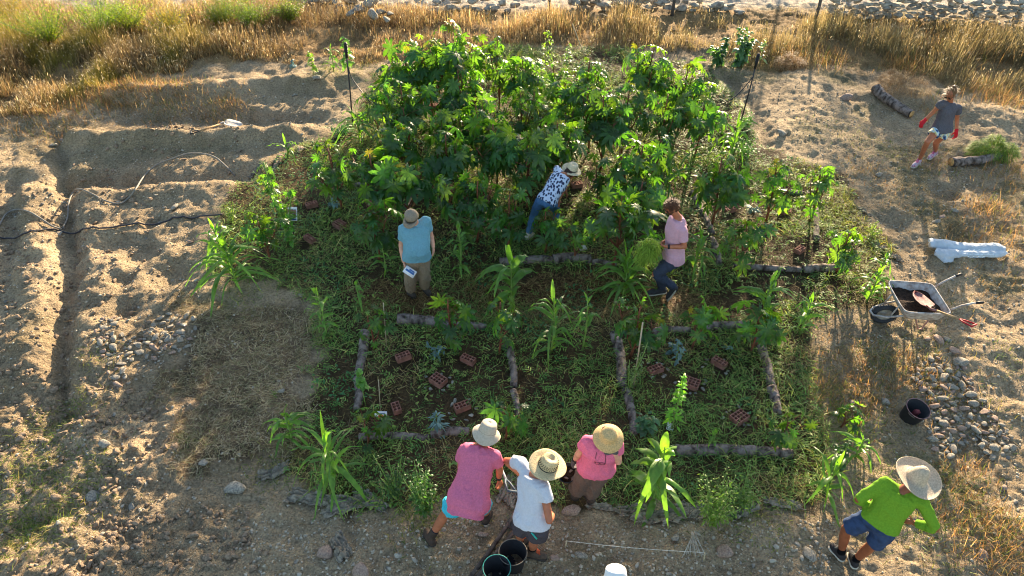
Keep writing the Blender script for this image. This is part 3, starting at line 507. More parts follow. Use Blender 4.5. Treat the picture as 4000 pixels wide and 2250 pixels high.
leafy(1425, 215, 110, 24, 'grey green weed right of the slim pale one', 50, .11, .6, '6f8a58')
leafy(1860, 165, 60, 38, 'large grey green leafy plant at the right rear', 230, .19, .75, '5c7c58', stems=7)
leafy(1805, 165, 95, 32, 'lower grey green leafy plant left of the large one', 150, .18, .75, '54744f', stems=5)
leafy(1910, 160, 95, 16, 'thin grey green stalk right of the large leafy plant', 26, .12, .6, '7a9370')
leafy(1690, 1080, 942, 30, 'bright upright pepper plant in the right front bed', 110, .09, .5, '7fb03a')
leafy(920, 1020, 932, 26, 'young vine with round leaves on the left log', 60, .09, .9, '6f9a4c', lo=.5)
leafy(1905, 605, 545, 32, 'low bright shrub in the right bed', 90, .07, .35, '86a838', stems=4)
leafy(735, 620, 480, 30, 'vine with round leaves under the slim pepper plant', 80, .09, .85, '5f8f3a', stems=3)
leafy(585, 560, 500, 40, 'grey weedy shrub at the end of the black hose', 160, .07, .35, '7a8a4a', stems=8)
leafy(2190, 600, 560, 26, 'fine green shrub on the right mulch edge', 130, .07, .3, '8a9a4c', stems=6)
leafy(1790, 1310, 1215, 68, 'sprawling tomato plant at the front edge of the right bed', 520, .055, .45, '7c9444', stems=16)
leafy(1860, 1270, 1205, 60, 'tomato foliage behind the sprawling plant', 380, .055, .45, '6c8444', stems=14)
leafy(1070, 1290, 1165, 62, 'dense dark tomato plant left of the man in the pink shirt', 520, .06, .45, '4c7038', stems=16)
leafy(1000, 1250, 1150, 60, 'tangled low weeds left of the dense tomato plant', 320, .06, .35, '4c6a38', stems=14)
leafy(2110, 1180, 1120, 32, 'low ivy patch behind the small corn plant', 110, .08, .7, '4c6a40', stems=6)
def heap(px, py, rx, ry, h, n, label, cols, name, cat, L=(.06, .18), W=(.006, .012), m=None):
    b = G(px, py); g = np.random.default_rng(int(px)); a = g.uniform(0, TAU, n); r = g.random(n)**.6; x = rx*r*np.cos(a); y_ = ry*r*np.sin(a); z = h*np.sqrt(np.maximum(1-r*r, 0))*g.uniform(.5, 1, n)*(1+1.1*vn(x*9, y_*9, 4)+.5*vn(x*20, y_*20, 5)); B = np.stack([x, y_, z], 1)
    V, q, k = strips(B, a+g.normal(0, .9, n), g.uniform(-.3, 1.0, n), g.uniform(*L, n), g.uniform(*W, n), g.uniform(.2, 1.2, n), 3, bend=g.normal(0, .3, n)); V[:, 2] = np.maximum(V[:, 2], -.02)
    cc = np.array([lin(c) for c in cols])[g.integers(0, len(cols), n)]*g.uniform(.7, 1.3, (n, 1)); o = mesh(name, V, [q], m or M_WEED, None, False, np.repeat(cc, k, axis=0)); o.location = b; return tag(o, label, cat)
heap(2495, 388, .50, .34, .30, 3800, 'heap of fresh cut greens behind the right log', ['8aa83c', '6f8f38', 'a0a850', '5c7c34'], 'greens_heap', 'greens')
leafy(1580, 985, 860, 40, 'pale spiny weed beside the leaning cane', 90, .045, .5, '8a9a6a', stems=5)
leafy(1620, 1085, 1045, 34, 'grey green borage left of the bright pepper plant', 60, .13, .6, '5c8060', stems=5)
leafy(690, 1000, 985, 10, 'sprig of weed on the straw patch', 8, .06, .3, '6a7a3a')
leafy(1880, 320, 290, 34, 'low green weed at the right edge of the clump', 120, .08, .5, '5f8a40', stems=8)
leafy(1870, 395, 340, 50, 'creeping green weeds under the corn near the right pole', 220, .08, .4, '5f8a40', stems=12)
leafy(860, 340, 300, 40, 'low bluish weed bush left of the clump', 200, .08, .5, '4f7a4c', stems=10)
leafy(1840, 1300, 1290, 20, 'small weed beside the tomato plant', 30, .05, .4, '6a8444', stems=3)
BL = '6c8a84'
M_BLUE = leafmat('blue_leaf', .2, .5, (1.2, 1.3, 1.1), .4)
for a, b, t, wd, l, n_, ls_ in [(1095,895,872,30,'silvery leek like plant in the left front bed',24,.15),(1115,885,870,16,'pale cabbage seedling next to the silvery plant',10,.08),(1700,915,862,38,'blue cabbage with long stalks in the right front bed',30,.075),(1690,890,868,20,'blue cabbage leaves behind the stalky one',16,.10),(838,528,498,24,'blue cabbage in the left rear bed',18,.12),(1893,535,515,22,'blue green leek clump in the right bed',26,.16),(1105,1080,1045,26,'grey leek clump above the bottom log',34,.17),(985,222-30,180,12,'pale thistle in the dry edge',14,.1),(738,170,150,12,'pale thistle rosette at the left of the dry edge',14,.14),(1500,1110+400,1500,5,'',0,.1),(1830,880,865,18,'blue cabbage seedling by the right castor plant',8,.08)]:
    if n_: leafy(a, b, t, wd, l, n_, ls_, .28 if 'leek' in l else .65, BL, 'cabbage_plant' if 'cabbage' in l else 'leek_plant' if 'leek' in l else 'thistle_plant', 3, .7, mt=M_BLUE)
for a, b, t, wd, c_, l in [(250,85,-15,120,'8fa22e','yellow green shrub in the upper left corner'),(330,75,-20,100,'98a02c','second yellow green shrub in the upper left'),(130,110,-5,110,'8a942c','olive shrub at the top left edge'),(640,70,-15,80,'85942c','olive shrub at the top, left of the stone pile'),(560,65,-12,70,'7f842a','brownish shrub left of the olive one'),(430,90,10,80,'a08a34','ochre shrub between the top left shrubs'),(730,55,-5,50,'7f8a2c','small olive shrub near the dark stones at the top'),(30,60,0,110,'a08a34','ochre shrub cut by the top left corner')]:
    leafy(a, b, t, wd, l, 2400, .09, .26, c_, 'shrub', 34, .4, .15)
for a, b, t, wd, l in [(1985,170,125,38,'round tuft of dry brush right of the large leafy plant'),(2270,225,165,60,'dry brush tuft behind the left end of the leaning log'),(2240,200,180,22,'small dry tuft on the back slope')]:
    heap(a, b, wd*.0105, wd*.008, .3 if wd > 30 else .18, 1500, l, ['b8976a', '9c7c54', 'cbb088'], 'dry_bush', 'bush', (.10, .24), (.004, .008), M_GRASS)
#PEOPLE
# ------------------------------------------------------------------ people
def nrm(v): v = np.asarray(v, float); return v/(np.linalg.norm(v)+1e-12)
def capsule(p0, r0, p1, r1, k=12):
    p0 = np.asarray(p0, float); p1 = np.asarray(p1, float); d = nrm(p1-p0)
    P = [p0-d*r0*.96, p0-d*r0*.7, p0-d*r0*.3, p0, p1, p1+d*r1*.3, p1+d*r1*.7, p1+d*r1*.96]
    return tube(P, [r0*.28, r0*.71, r0*.95, r0, r1, r1*.95, r1*.71, r1*.28], k)
def chain(P, rr, k=14): P = np.asarray(P, float); return tube(P, rr, k)
def ell(c, rad, A=None, k=18):
    th = np.linspace(-math.pi/2, math.pi/2, 11); A = np.eye(3) if A is None else A
    V, q, t = tube([[0, 0, math.sin(a)] for a in th], [max(.02, math.cos(a)) for a in th], k); return V*np.asarray(rad)@np.asarray(A)+np.asarray(c), q, t
def loft(sec, k=22):
    V = []; n = len(sec); ang = np.arange(k)*TAU/k
    for c, a, b, ra, rb in sec:
        ex = .82; ca, sa = np.cos(ang), np.sin(ang); ca = np.sign(ca)*abs(ca)**ex; sa = np.sign(sa)*abs(sa)**ex
        V.append(c+np.outer(ca*ra, a)+np.outer(sa*rb, b))
    V = np.concatenate(V+[[sec[0][0]], [sec[-1][0]]]); q = [[i*k+j, i*k+(j+1) % k, (i+1)*k+(j+1) % k, (i+1)*k+j] for i in range(n-1) for j in range(k)]
    c0 = n*k; t = [x for j in range(k) for x in ([c0, (j+1) % k, j], [c0+1, (n-1)*k+j, (n-1)*k+(j+1) % k])]; return V, q, t
def fused(name, prims, m, parent, vox=.012, sm=4, loc=(0, 0, 0), wr=0., floor=None, wf=14., seed=0):
    b = MB()
    for V, q, t in prims: b.add(V, q, t)
    o = b.build(name, m, None, True); bm = bmesh.new(); bm.from_mesh(o.data); bmesh.ops.recalc_face_normals(bm, faces=bm.faces); bm.to_mesh(o.data); bm.free()
    md = o.modifiers.new('r', 'REMESH'); md.mode = 'VOXEL'; md.voxel_size = vox; md.use_smooth_shade = True
    ms = o.modifiers.new('s', 'SMOOTH'); ms.iterations = sm; ms.factor = .5
    dg = bpy.context.evaluated_depsgraph_get(); dg.update(); me = bpy.data.meshes.new_from_object(o.evaluated_get(dg)); old = o.data; bpy.data.objects.remove(o); bpy.data.meshes.remove(old)
    n = len(me.vertices); co = np.zeros(n*3, np.float32); me.vertices.foreach_get('co', co); co = co.reshape(-1, 3).astype(float)
    if wr:
        no = np.zeros(n*3, np.float32); me.vertices.foreach_get('normal', no); no = no.reshape(-1, 3); x, y, z = co.T
        w_ = fbm(x*wf*1.5+z*wf*.6+seed, z*wf*.45+y*wf*.9-seed*3, 7+seed, 2); w_ = np.maximum((1-3.2*np.abs(w_))-.6, -.35); co = co+no*(wr*w_)[:, None]
    if floor is not None: co[:, 2] = np.maximum(co[:, 2], floor)
    co -= np.asarray(loc); me.vertices.foreach_set('co', co.astype(np.float32).ravel()); me.name = name; me.materials.clear(); me.materials.append(m)
    me.polygons.foreach_set('use_smooth', np.ones(len(me.polygons), bool)); me.update()
    o = bpy.data.objects.new(name, me); C.objects.link(o)
    if parent: o.parent = parent
    return o
def hand(wr_, d, pn, sz=1., curl=.5, spread=.12, side=1):
    """wrist point, pointing direction, direction the palm faces; side=+1 thumb towards cross(pn,d)"""
    d = nrm(d); pn = nrm(pn-d*(np.asarray(pn)@d)); s = nrm(np.cross(pn, d))*side; P = []; w_ = np.asarray(wr_, float)
    A = np.stack([d, s, pn]); P.append(ell(w_+d*.045*sz, np.array([.052, .042, .019])*sz, A)); P.append(ell(w_+d*.075*sz, np.array([.022, .042, .015])*sz, A))
    for i, (o_, L) in enumerate([(.030, .074), (.010, .084), (-.011, .078), (-.031, .06)]):
        a = w_+d*.086*sz+s*o_*sz; c = curl*(1+.12*i); d1 = nrm(d*math.cos(c*.6)+pn*math.sin(c*.6)+s*o_*spread*30*.2); b = a+d1*L*.5*sz
        d2 = nrm(d1*math.cos(c*1.1)+pn*math.sin(c*1.1)); e = b+d2*L*.5*sz; P.append(capsule(a, .0098*sz, b, .0092*sz, 8)); P.append(capsule(b, .0092*sz, e, .0078*sz, 8))
    a = w_+d*.025*sz+s*.030*sz; b = a+nrm(d*.7+s*.75+pn*.35)*.042*sz; e = b+nrm(d*.9+s*.2+pn*(.3+.5*curl))*.032*sz
    P.append(capsule(a, .014*sz, b, .0115*sz, 8)); P.append(capsule(b, .0115*sz, e, .009*sz, 8)); return P
def person(label, J, skin, spec, g=1., hs=1., face=None, headup=None):
    """J: joints in world space. spec: dict of garments"""
    J = {k: np.asarray(v, float) for k, v in J.items()}; base = (J['anL']+J['anR'])/2; fl = min(J['anL'][2], J['anR'][2])-.085; base = np.array([base[0], base[1], fl])
    hip = (J['hipL']+J['hipR'])/2; sh = (J['shL']+J['shR'])/2; nb = J['neck']; up0 = nrm(nb-hip)
    mid = J.get('mid', (hip+nb)/2); sr = nrm(J['shR']-J['shL']); hr = nrm(J['hipR']-J['hipL'])
    def spine(t):
        if t < 0: return hip+(mid-hip)*2*t
        return hip*(1-t)**2+2*(2*mid-.5*hip-.5*nb)*t*(1-t)+nb*t*t
    def sec(t, ra, rb, sh_=0, off=0):
        c = spine(t); up = nrm(spine(t+.02)-spine(t-.02)); s = nrm(hr*(1-max(0, min(1, t)))+sr*max(0, min(1, t))); s = nrm(s-up*(s@up)); f = np.cross(up, s); return (c+f*sh_, s, f, (ra+off)*g, (rb+off)*g)
    F = np.cross(nrm(up0), sr); F = nrm(F); fc = nrm(face) if face is not None else F
    hu = nrm(headup) if headup is not None else nrm(J['head']-nb+.5*up0); hu = nrm(hu-fc*(hu@fc)); rgt = np.cross(fc, hu); HA = np.stack([rgt, fc, hu]); hd = J['head']
    o_ = spec.get('belly', 0)
    T = [(-.14, .10, .085, 0), (-.05, .155, .115, 0), (.08, .165, .118, 0), (.28, .145, .105+o_*.5, o_), (.45, .15, .11+o_*.5, o_*.8), (.68, .165, .115, .01), (.84, .165, .10, 0), (.94, .12, .075, 0), (1.0, .06, .055, 0)]
    def torso(a, b, off, flare=0): return loft([sec(t, ra+flare*max(0, .5-t), rb+flare*max(0, .5-t), s_, off) for t, ra, rb, s_ in ([(a,)+tuple(np.interp(a, [x[0] for x in T], [x[i] for x in T]) for i in (1, 2, 3))]+[x for x in T if a < x[0] < b]+[(b,)+tuple(np.interp(b, [x[0] for x in T], [x[i] for x in T]) for i in (1, 2, 3))])])
    def arm(s, f, r0, r1, off):          # tube down the arm to fraction f (0..1 upper, 1..2 fore)
        a, b, c = J['sh'+s], J['el'+s], J['wr'+s]; pts = []; rr = []
        for t in np.linspace(-.06, f, 9):
            p = a+(b-a)*t if t <= 1 else b+(c-b)*(t-1); pts.append(p); r = np.interp(t, [0, .5, 1, 1.25, 2], [.053, .046, .040, .041, .027]); rr.append(r*g**.5+np.interp(t, [0, f], [off, r1]))
        return tube(pts, rr, 14)
    def leg(s, f, off, off1):
        a, b, c = J['hip'+s], J['kn'+s], J['an'+s]; pts = []; rr = []
        for t in np.linspace(.0, f, 12):
            p = a+(b-a)*t if t <= 1 else b+(c-b)*(t-1); pts.append(p); r = np.interp(t, [0, .35, .95, 1.05, 1.35, 1.9, 2], [.088, .082, .060, .056, .058, .037, .036]); rr.append(r*g**.6+np.interp(t, [0, f], [off, off1]))
        return tube(pts, rr, 16)
    B = [torso(-.14, 1.0, -.008)]
    for s in 'LR':
        B += [capsule(spine(.86), .07*g, J['sh'+s], .055*g**.5), arm(s, 2, 0, 0, 0), capsule(J['el'+s], .039, J['el'+s]+[0, 0, .001], .039), leg(s, 2, 0, 0), capsule(J['kn'+s], .058, J['kn'+s]+[0, 0, .001], .058)]
        B += [capsule(J['hip'+s], .09*g, J['hip'+s]+[0, 0, .001], .09*g)]
        if not spec.get('glove'+s): B += hand(J['wr'+s], J['hd'+s]-J['wr'+s], J['pn'+s], 1.0*hs, J.get('curl'+s, np.array(.5)).item(), side=-1 if s == 'L' else 1)
        B += [capsule(J['an'+s]+[0, 0, -.02], .036, J['to'+s]*.5+J['an'+s]*.5-[0, 0, .03], .03)]
    B += [capsule(nb-hu*.03, .058, hd-hu*.06*hs, .052), ell(hd+hu*.02, np.array([.074, .094, .098])*hs, HA), ell(hd+fc*.03*hs-hu*.055*hs, np.array([.054, .058, .062])*hs, HA), capsule(hd+fc*.092*hs+hu*.005, .010, hd+fc*.108*hs-hu*.028, .014, 8)]
    for e in (-1, 1): B += [ell(hd+rgt*.075*hs*e-hu*.005, np.array([.010, .020, .030])*hs, HA), ell(hd+rgt*.03*e+fc*.078*hs-hu*.02, np.array([.018, .012, .014]), HA)]
    B += [ell(hd+fc*.086*hs-hu*.055, [.022, .008, .007], HA)]
    body = fused('person', B, skin, None, .0085, 3, loc=base); body.location = base; tag(body, label, 'person')
    K = dict(parent=body, loc=base)
    for e in (-1, 1):
        V, q, t = ell(hd+rgt*.031*e+fc*.086*hs+hu*.004, [.011, .007, .007], HA, 10); MB().add(V-base, q, t).build('eye', M_DARK, body)
    sp = spec.get('shirt')
    if sp:
        P = [torso(sp.get('hem', .1), .97, sp.get('off', .016)+.004, sp.get('flare', .04))]
        for s in 'LR':
            P += [capsule(spine(.84), .092*g, J['sh'+s], .076*g**.5)]
            if sp['slv'] > 0: P += [arm(s, sp['slv'], .018, 0, 0) if 0 else arm(s, sp['slv'], 0, sp.get('so', .024), sp.get('soff', .016))]
        fused('shirt', P, sp['m'], vox=.010, sm=4, wr=sp.get('wr', .012)*.9, wf=sp.get('wf', 9)*.6, seed=int(abs(base[0]*10)), **K)
    bp = spec.get('pants')
    if bp:
        P = [torso(-.16, bp.get('top', .14), bp.get('toff', .012))]
        for s in 'LR': P += [leg(s, bp['len'], bp.get('off', .018), bp.get('off1', .03)), capsule(J['hip'+s], .10*g, J['hip'+s]+[0, 0, .001], .10*g)]
        fused(bp.get('name', 'trousers'), P, bp['m'], vox=.011, sm=4, wr=bp.get('wr', .012), wf=6, seed=3+int(abs(base[0]*10)), **K)
    for s in 'LR':
        a = J['an'+s]; t_ = J['to'+s]; d = t_-a; dh = nrm([d[0], d[1], d[2]+(.055 if abs(d[2]) < .1 else 0)]); heel = a-dh*.035-np.array([0, 0, .035]); toe = t_
        sh_ = spec['shoe']; ank = a+nrm(J['kn'+s]-a)*sh_.get('h', .03); ball = heel+(toe-heel)*.68; r = sh_.get('r', .045)
        lowest = None if sh_.get('free'+s) else min(heel[2], toe[2])-.035
        P = [capsule(heel, r*.95, ball, r*1.05), capsule(ball, r*1.05, toe-dh*.02, r*.82), capsule(a, r*.98, heel+dh*.02, r), capsule(a, r, ank, r*1.02), capsule(a, r*.9, ball, r*.7)]
        so_ = fused('shoe' if sh_.get('h', .03) < .1 else 'boot', P, sh_['m'], vox=.009, sm=2, floor=lowest, **K)
        dn = np.array([0, 0, -1.]); V, q, t = tube([heel-dh*r*.9, heel-dh*r*.3, heel+dh*.05, ball, toe, toe+dh*r*.35], np.array([.5, .95, 1, 1.12, .9, .45])*r*1.06, 14, flat=.33)
        zz = -.038 if lowest is not None else -.034
        V2 = V+np.array([0, 0, zz]); MB().add(V2-base, q, t).build('sole', sh_['sole'], so_)
        if sh_.get('sock') is not None: fused('sock', [tube([a, a+nrm(J['kn'+s]-a)*(sh_.get('h', .03)+.055)], [.048, .046], 14)], sh_['sock'], vox=.008, sm=2, **K)
        if sh_.get('lace') is not None:
            L = MB(); top = a+dh*.035+[0, 0, .045]
            for i in range(5):
                c = top+(ball+[0, 0, r*.85]-top)*i/5; sdv = np.cross(dh, [0, 0, 1]); L.add(*tube([c-sdv*.03, c+[0, 0, .012], c+sdv*.03+dh*.01], .0045, 5))
            for p in L.V: p -= base
            L.build('laces', sh_['lace'], so_)
        if spec.get('glove'+s) is not None:
            fused('glove', hand(J['wr'+s], J['hd'+s]-J['wr'+s], J['pn'+s], 1.1*hs, J.get('curl'+s, np.array(.5)).item(), side=-1 if s == 'L' else 1)+[capsule(J['wr'+s]-nrm(J['hd'+s]-J['wr'+s])*.03, .036, J['wr'+s]+nrm(J['hd'+s]-J['wr'+s])*.02, .034)], spec['glove'+s], vox=.008, sm=2, **K)
        if spec.get('cuff'+s) is not None:
            dd = nrm(J['el'+s]-J['wr'+s]); c = J['wr'+s]+dd*.035; V, q, t = tube([c-dd*.016, c+dd*.016], .037, 16); MB().add(V-base, q, t).build('watch' , spec['cuff'+s], body)
    hat = spec.get('hat')
    if hat:
        up = nrm(hat.get('up', hu)); f0 = nrm(fc-up*(fc@up)); A = np.stack([np.cross(f0, up), f0, up]); c = hd+hu*hat.get('dz', .045)-base+up*0+np.asarray(hat.get('sh', (0, 0, 0)))
        V, q = lathe(hat['prof'], 48, None, hat.get('wav')); V = V@A+c; h = MB().add(V, q).build('hat', hat['m'], body)
        md = h.modifiers.new('s', 'SOLIDIFY'); md.thickness = .005
        if hat.get('band') is not None:
            z0, z1, r0, r1 = hat['bz']; V, q = lathe([(r0, z0), (r1, z1)], 48, None, hat.get('bwav')); MB().add(V@A+c, q).build('hat_band', hat['band'], h)
    return body, dict(hd=hd, fc=fc, hu=hu, rgt=rgt, base=base, spine=spine, F=F)
M_DARK = mat('near_black', (.012, .012, .014), .5, 40, .3, 0)
def skinm(h): return mat('skin_'+h, lin(h), .5, 18, .16, .15, 120, bd=.002, spec=.35)
SK = skinm('c08a6c'); SKT = skinm('a8684a'); SKP = skinm('d09a80')
def cloth(n, h, var=.12, sc=60, **k):
    m = mat(n, lin(h), .95, sc, var, .3, 300, bd=.002, spec=.08, **k); t = m.node_tree; b = t.nodes['Principled BSDF']; old = b.inputs['Normal'].links[0].from_node; tc = N(t, 'ShaderNodeTexCoord')
    no = N(t, 'ShaderNodeTexNoise', Scale=5.5, Detail=3., Distortion=1.6); no.noise_type = 'RIDGED_MULTIFRACTAL'; mp = N(t, 'ShaderNodeMapping'); mp.inputs['Scale'].default_value = (1.3, 1.3, .7); t.links.new(tc.outputs['Object'], mp.inputs[0]); t.links.new(mp.outputs[0], no.inputs['Vector'])
    bp = N(t, 'ShaderNodeBump', Strength=.7, Distance=.03); t.links.new(no.outputs[0], bp.inputs['Height']); t.links.new(old.outputs[0], bp.inputs['Normal']); t.links.new(bp.outputs[0], b.inputs['Normal']); return m
def straw(n, h):
    m, t, b = nmat(n); tc = N(t, 'ShaderNodeTexCoord'); no = N(t, 'ShaderNodeTexNoise', Scale=70., Detail=4.); t.links.new(tc.outputs['Object'], no.inputs['Vector'])
    r = ramp(t, [(.3, lin(h)*.62), (.65, lin(h)*1.05)]); t.links.new(no.outputs[0], r.inputs[0]); t.links.new(r.outputs[0], b.inputs['Base Color']); b.inputs['Roughness'].default_value = .75
    v = N(t, 'ShaderNodeTexVoronoi', Scale=130.); t.links.new(tc.outputs['Object'], v.inputs['Vector']); bp = N(t, 'ShaderNodeBump', Strength=.6, Distance=.004); t.links.new(v.outputs[0], bp.inputs['Height']); t.links.new(bp.outputs[0], b.inputs['Normal'])
    return m
def Zr(x0, y0, x1, w_): # zoom window -> 2576-wide pixel
    s = (x1-x0)/w_; return lambda a, b: ((x0+a*s)/4000*2576, (y0+b*s)/4000*2576)
def joints(zf, tab, gb=0.):
    J = {}
    if gb == 0.: P0 = [atz(*zf(*tab[k][:2]), .1) for k in ('anL', 'anR')]; gb = min(gz1(p[0], p[1]) for p in P0)+.015
    for k, v in tab.items():
        if k[:2] == 'pn': J[k] = np.array(v, float); continue
        if k[:4] == 'curl': J[k] = np.array(float(v)); continue
        a, b = zf(v[0], v[1]); J[k] = aty(a, b, v[3]) if len(v) == 4 else atz(a, b, v[2]+gb)
    return J
def prof(cr, ch, br, drop, top=.8, dent=0):
    return [(.001, ch-dent), (cr*top*.5, ch-dent*.6), (cr*top*.85, ch-.002), (cr*top*.98, ch-.012), (cr*.93, ch*.55), (cr, .012), (cr+.012, 0), (cr+(br-cr)*.35, -drop*.15), (cr+(br-cr)*.7, -drop*.5), (br-.004, -drop), (br, -drop-.003)]
def shoe(m, sole, **k): return dict(m=m, sole=sole, **k)
LEATHER = mat('dusty_leather', lin('4a423a'), .8, 30, .3, .3); RUB = mat('rubber_sole', lin('b8b0a0'), .8, 30, .2, .2); DRUB = mat('dark_sole', lin('3c3530'), .9, 30, .2, .2); SOCK = cloth('dark_sock', '1c2230')
# man in blue, cap, holding a packet
zf = Zr(1480, 780, 1800, 1104); y = 'y'
J = joints(zf, dict(head=(455,238,y,8.86), neck=(485,325,y,8.94), shR=(335,390,y,8.90), shL=(630,285,y,9.0), elR=(300,620,y,8.90), wrR=(335,845,y,8.74), hdR=(368,930,y,8.70), elL=(700,480,y,9.03), wrL=(735,650,y,8.92), hdL=(735,735,y,8.88), hipR=(435,800,y,8.82), hipL=(590,790,y,8.86), knR=(430,1010,y,8.78), knL=(608,1000,y,8.84), anR=(425,1230,y,8.92), anL=(622,1180,y,9.0), toR=(490,1305,.04), toL=(690,1265,.04), pnR=(.6,.2,.2), pnL=(-.8,.2,0), curlR=.9, curlL=.5))
def capwav(r, z, a):
    f = max(0, math.sin(a))**1.5 if r > .101 else 0
    if r > .101: k = (r-.101)/.09; return .101+.09*k*f, -.0-.03*k*f
    return r, z
CAPM = cloth('cap_cloth', '8a8070', .2)
bl, I = person('man in a light blue t-shirt, grey cap and khaki trousers looking down at a packet', J, SKP, dict(belly=.05,
    shirt=dict(m=cloth('blue_jersey', '6c9cac', .12), slv=.62, hem=.02, off=.03, flare=.03, soff=.03, so=.028, wr=.014), pants=dict(m=cloth('khaki_cotton', '8a7a66', .2), len=1.9, off=.03, off1=.05, toff=.02, wr=.02), shoe=shoe(LEATHER, DRUB, h=.05),
    hat=dict(m=CAPM, prof=[(.001, .125), (.05, .118), (.085, .09), (.10, .04), (.101, 0), (.102, 0), (.15, 0), (.191, -.0)], wav=capwav, dz=.02)), g=1.12, face=(-.45, -.75, -.5))
def beard(b, I, m, z=-.06, r=(.058, .045, .045), name='beard'):
    A = np.stack([I['rgt'], I['fc'], I['hu']]); fused(name, [ell(I['hd']+I['fc']*.05+I['hu']*z, r, A), ell(I['hd']+I['fc']*.03+I['hu']*(z+.02), (.073, .04, .04), A)], m, b, .008, 1, loc=I['base'], wr=.006, wf=60)
beard(bl, I, mat('white_hair', lin('cfc8c0'), .9, 80, .2, .5))
def glasses(b, I, m, name='glasses', big=1.):
    A = np.stack([I['rgt'], I['fc'], I['hu']]); M = MB(); c = I['hd']+I['fc']*.098+I['hu']*.004-I['base']
    for e in (-1, 1):
        M.add(*[x for x in ell(c+I['rgt']*.034*e, (.027*big, .004, .019*big), A, 12)]); M.add(*tube([c+I['rgt']*.06*e, c+I['rgt']*.08*e-I['fc']*.09], .004, 5))
    M.add(*tube([c-I['rgt']*.02, c+I['rgt']*.02], .004, 5)); return M.build(name, m, b)
glasses(bl, I, M_DARK)
def ear_red(): pass
M_RED = mat('red_plastic', lin('d0202c'), .5, 20, .1, .1); M_WHITE = mat('white_card', lin('e8e8ea'), .5, 40, .08, 0); M_BLUEP = mat('blue_print', lin('3a6aa8'), .5, 20, .1, 0)
p = J['hdR']+np.array([.06, -.05, -.02]); t = thing('seed_packet', 'white and blue packet held by the man in the blue t-shirt', 'packet', p)
A = np.stack([nrm([.75, -.2, -.5]), nrm([.3, .5, .6]), nrm(np.cross([.75, -.2, -.5], [.3, .5, .6]))]); A[1] = nrm(np.cross(A[2], A[0]))
MB().add(*box((0, 0, 0), (.19, .12, .05), A)).build('pack', M_WHITE, t, False); MB().add(*box(A[2]*-.024*np.sign(A[2][1])+0*A[0], (.15, .03, .012), A)).add(*box(A[2]*-.024*np.sign(A[2][1])+A[0]*.02+A[1]*.03, (.09, .02, .01), A)).build('print', M_BLUEP, t, False)
p = J['hdL']+np.array([-.12, -.06, .12]); t = thing('tape_reel', 'bright red pouch hanging at the hip of the man in blue', 'pouch', p); A = np.stack([nrm([.8, -.3, .5]), nrm([-.5, .1, .8]), nrm([.2, .9, 0])]); b = MB().add(*box((0, 0, 0), (.13, .12, .045), A)).build('pouch', M_RED, t, False); b.modifiers.new('b', 'BEVEL').width = .012; MB().add(*box(A[1]*.06, (.13, .02, .05), A)).build('clip', M_DARK, t, False); t.name = 'red_pouch'
# man in the pale pink t-shirt walking left
zf = Zr(2460, 740, 2800, 1071)
J = joints(zf, dict(head=(515,222,y,8.82), neck=(590,330,y,8.84), shL=(650,500,y,8.68), shR=(545,410,y,9.0), elL=(672,705,y,8.60), wrL=(450,705,y,8.64), hdL=(385,690,y,8.74), elR=(480,600,y,9.08), wrR=(420,650,y,8.98), hdR=(370,650,y,8.90), hipL=(560,865,y,8.74), hipR=(515,830,y,8.92), knL=(315,1045,y,8.70), knR=(370,1010,y,8.98), anL=(555,1205,y,8.68), anR=(400,1225,y,8.95), toL=(465,1335,.05), toR=(225,1270,.045), pnL=(0,.9,.1), pnR=(0,-.8,.1), curlL=1.1, curlR=1.1))
pk, I = person('bearded man in a pale pink t-shirt and dark trousers carrying a bunch of greens', J, SKT, dict(shirt=dict(m=cloth('pale_pink_jersey', 'c49aa8', .1), slv=.7, hem=-.02, off=.022, flare=.03, so=.026, soff=.024, wr=.014), pants=dict(m=cloth('slate_trousers', '3c4250', .2), len=1.95, off=.018, off1=.03, wr=.018), shoe=shoe(mat('grey_shoe', lin('3a3a3e'), .8, 30, .3, .3), RUB, freeL=True, r=.05), cuffL=M_DARK), g=1.05, face=(-.85, -.3, -.4))
HAIRB = mat('brown_hair', lin('5c3a26'), .6, 40, .4, .9, 90, bd=.01)
def hair(b, I, m, prims, strands=260, L=.05, seed=1, wr=.012):
    A = np.stack([I['rgt'], I['fc'], I['hu']]); P = [ell(I['hd']+A.T@np.array(c), r, A) for c, r in prims]; fused('hair', P, m, b, .009, 1, loc=I['base'], wr=wr, wf=40)
    if strands < 100: return
    g = np.random.default_rng(seed); n = strands; d = g.normal(0, 1, (n, 3)); d[:, 2] = abs(d[:, 2]); d[:, 1] -= .5; d /= np.linalg.norm(d, axis=1)[:, None]; o = (d*np.array([.088, .105, .11])+[0, -.01, .03])@A; B = I['hd']-I['base']+o; w3 = d@A
    V, q, k = strips(B, np.arctan2(w3[:, 1], w3[:, 0])+g.normal(0, .6, n), np.arcsin(np.clip(w3[:, 2], -1, 1))*.6, L*g.uniform(.5, 1.4, n), .006, g.uniform(0, 1, n), 3)
    mesh('stray_hair', V, [q], m, b)
hair(pk, I, HAIRB, [((0, -.02, .035), (.09, .108, .10)), ((0, -.055, -.02), (.082, .075, .085)), ((0, .06, .08), (.07, .04, .035))], 420, .045)
beard(pk, I, HAIRB); glasses(pk, I, M_DARK)
c = (J['hdL']+J['hdR'])/2+np.array([-.14, -.05, -.02]); g_ = np.random.default_rng(5); n = 1700; rr = g_.normal(0, 1, (n, 3)); rr /= np.linalg.norm(rr, axis=1)[:, None]; B = rr*g_.uniform(.2, 1, (n, 1))*np.array([.19, .13, .17])+[-.04, 0, -.02]
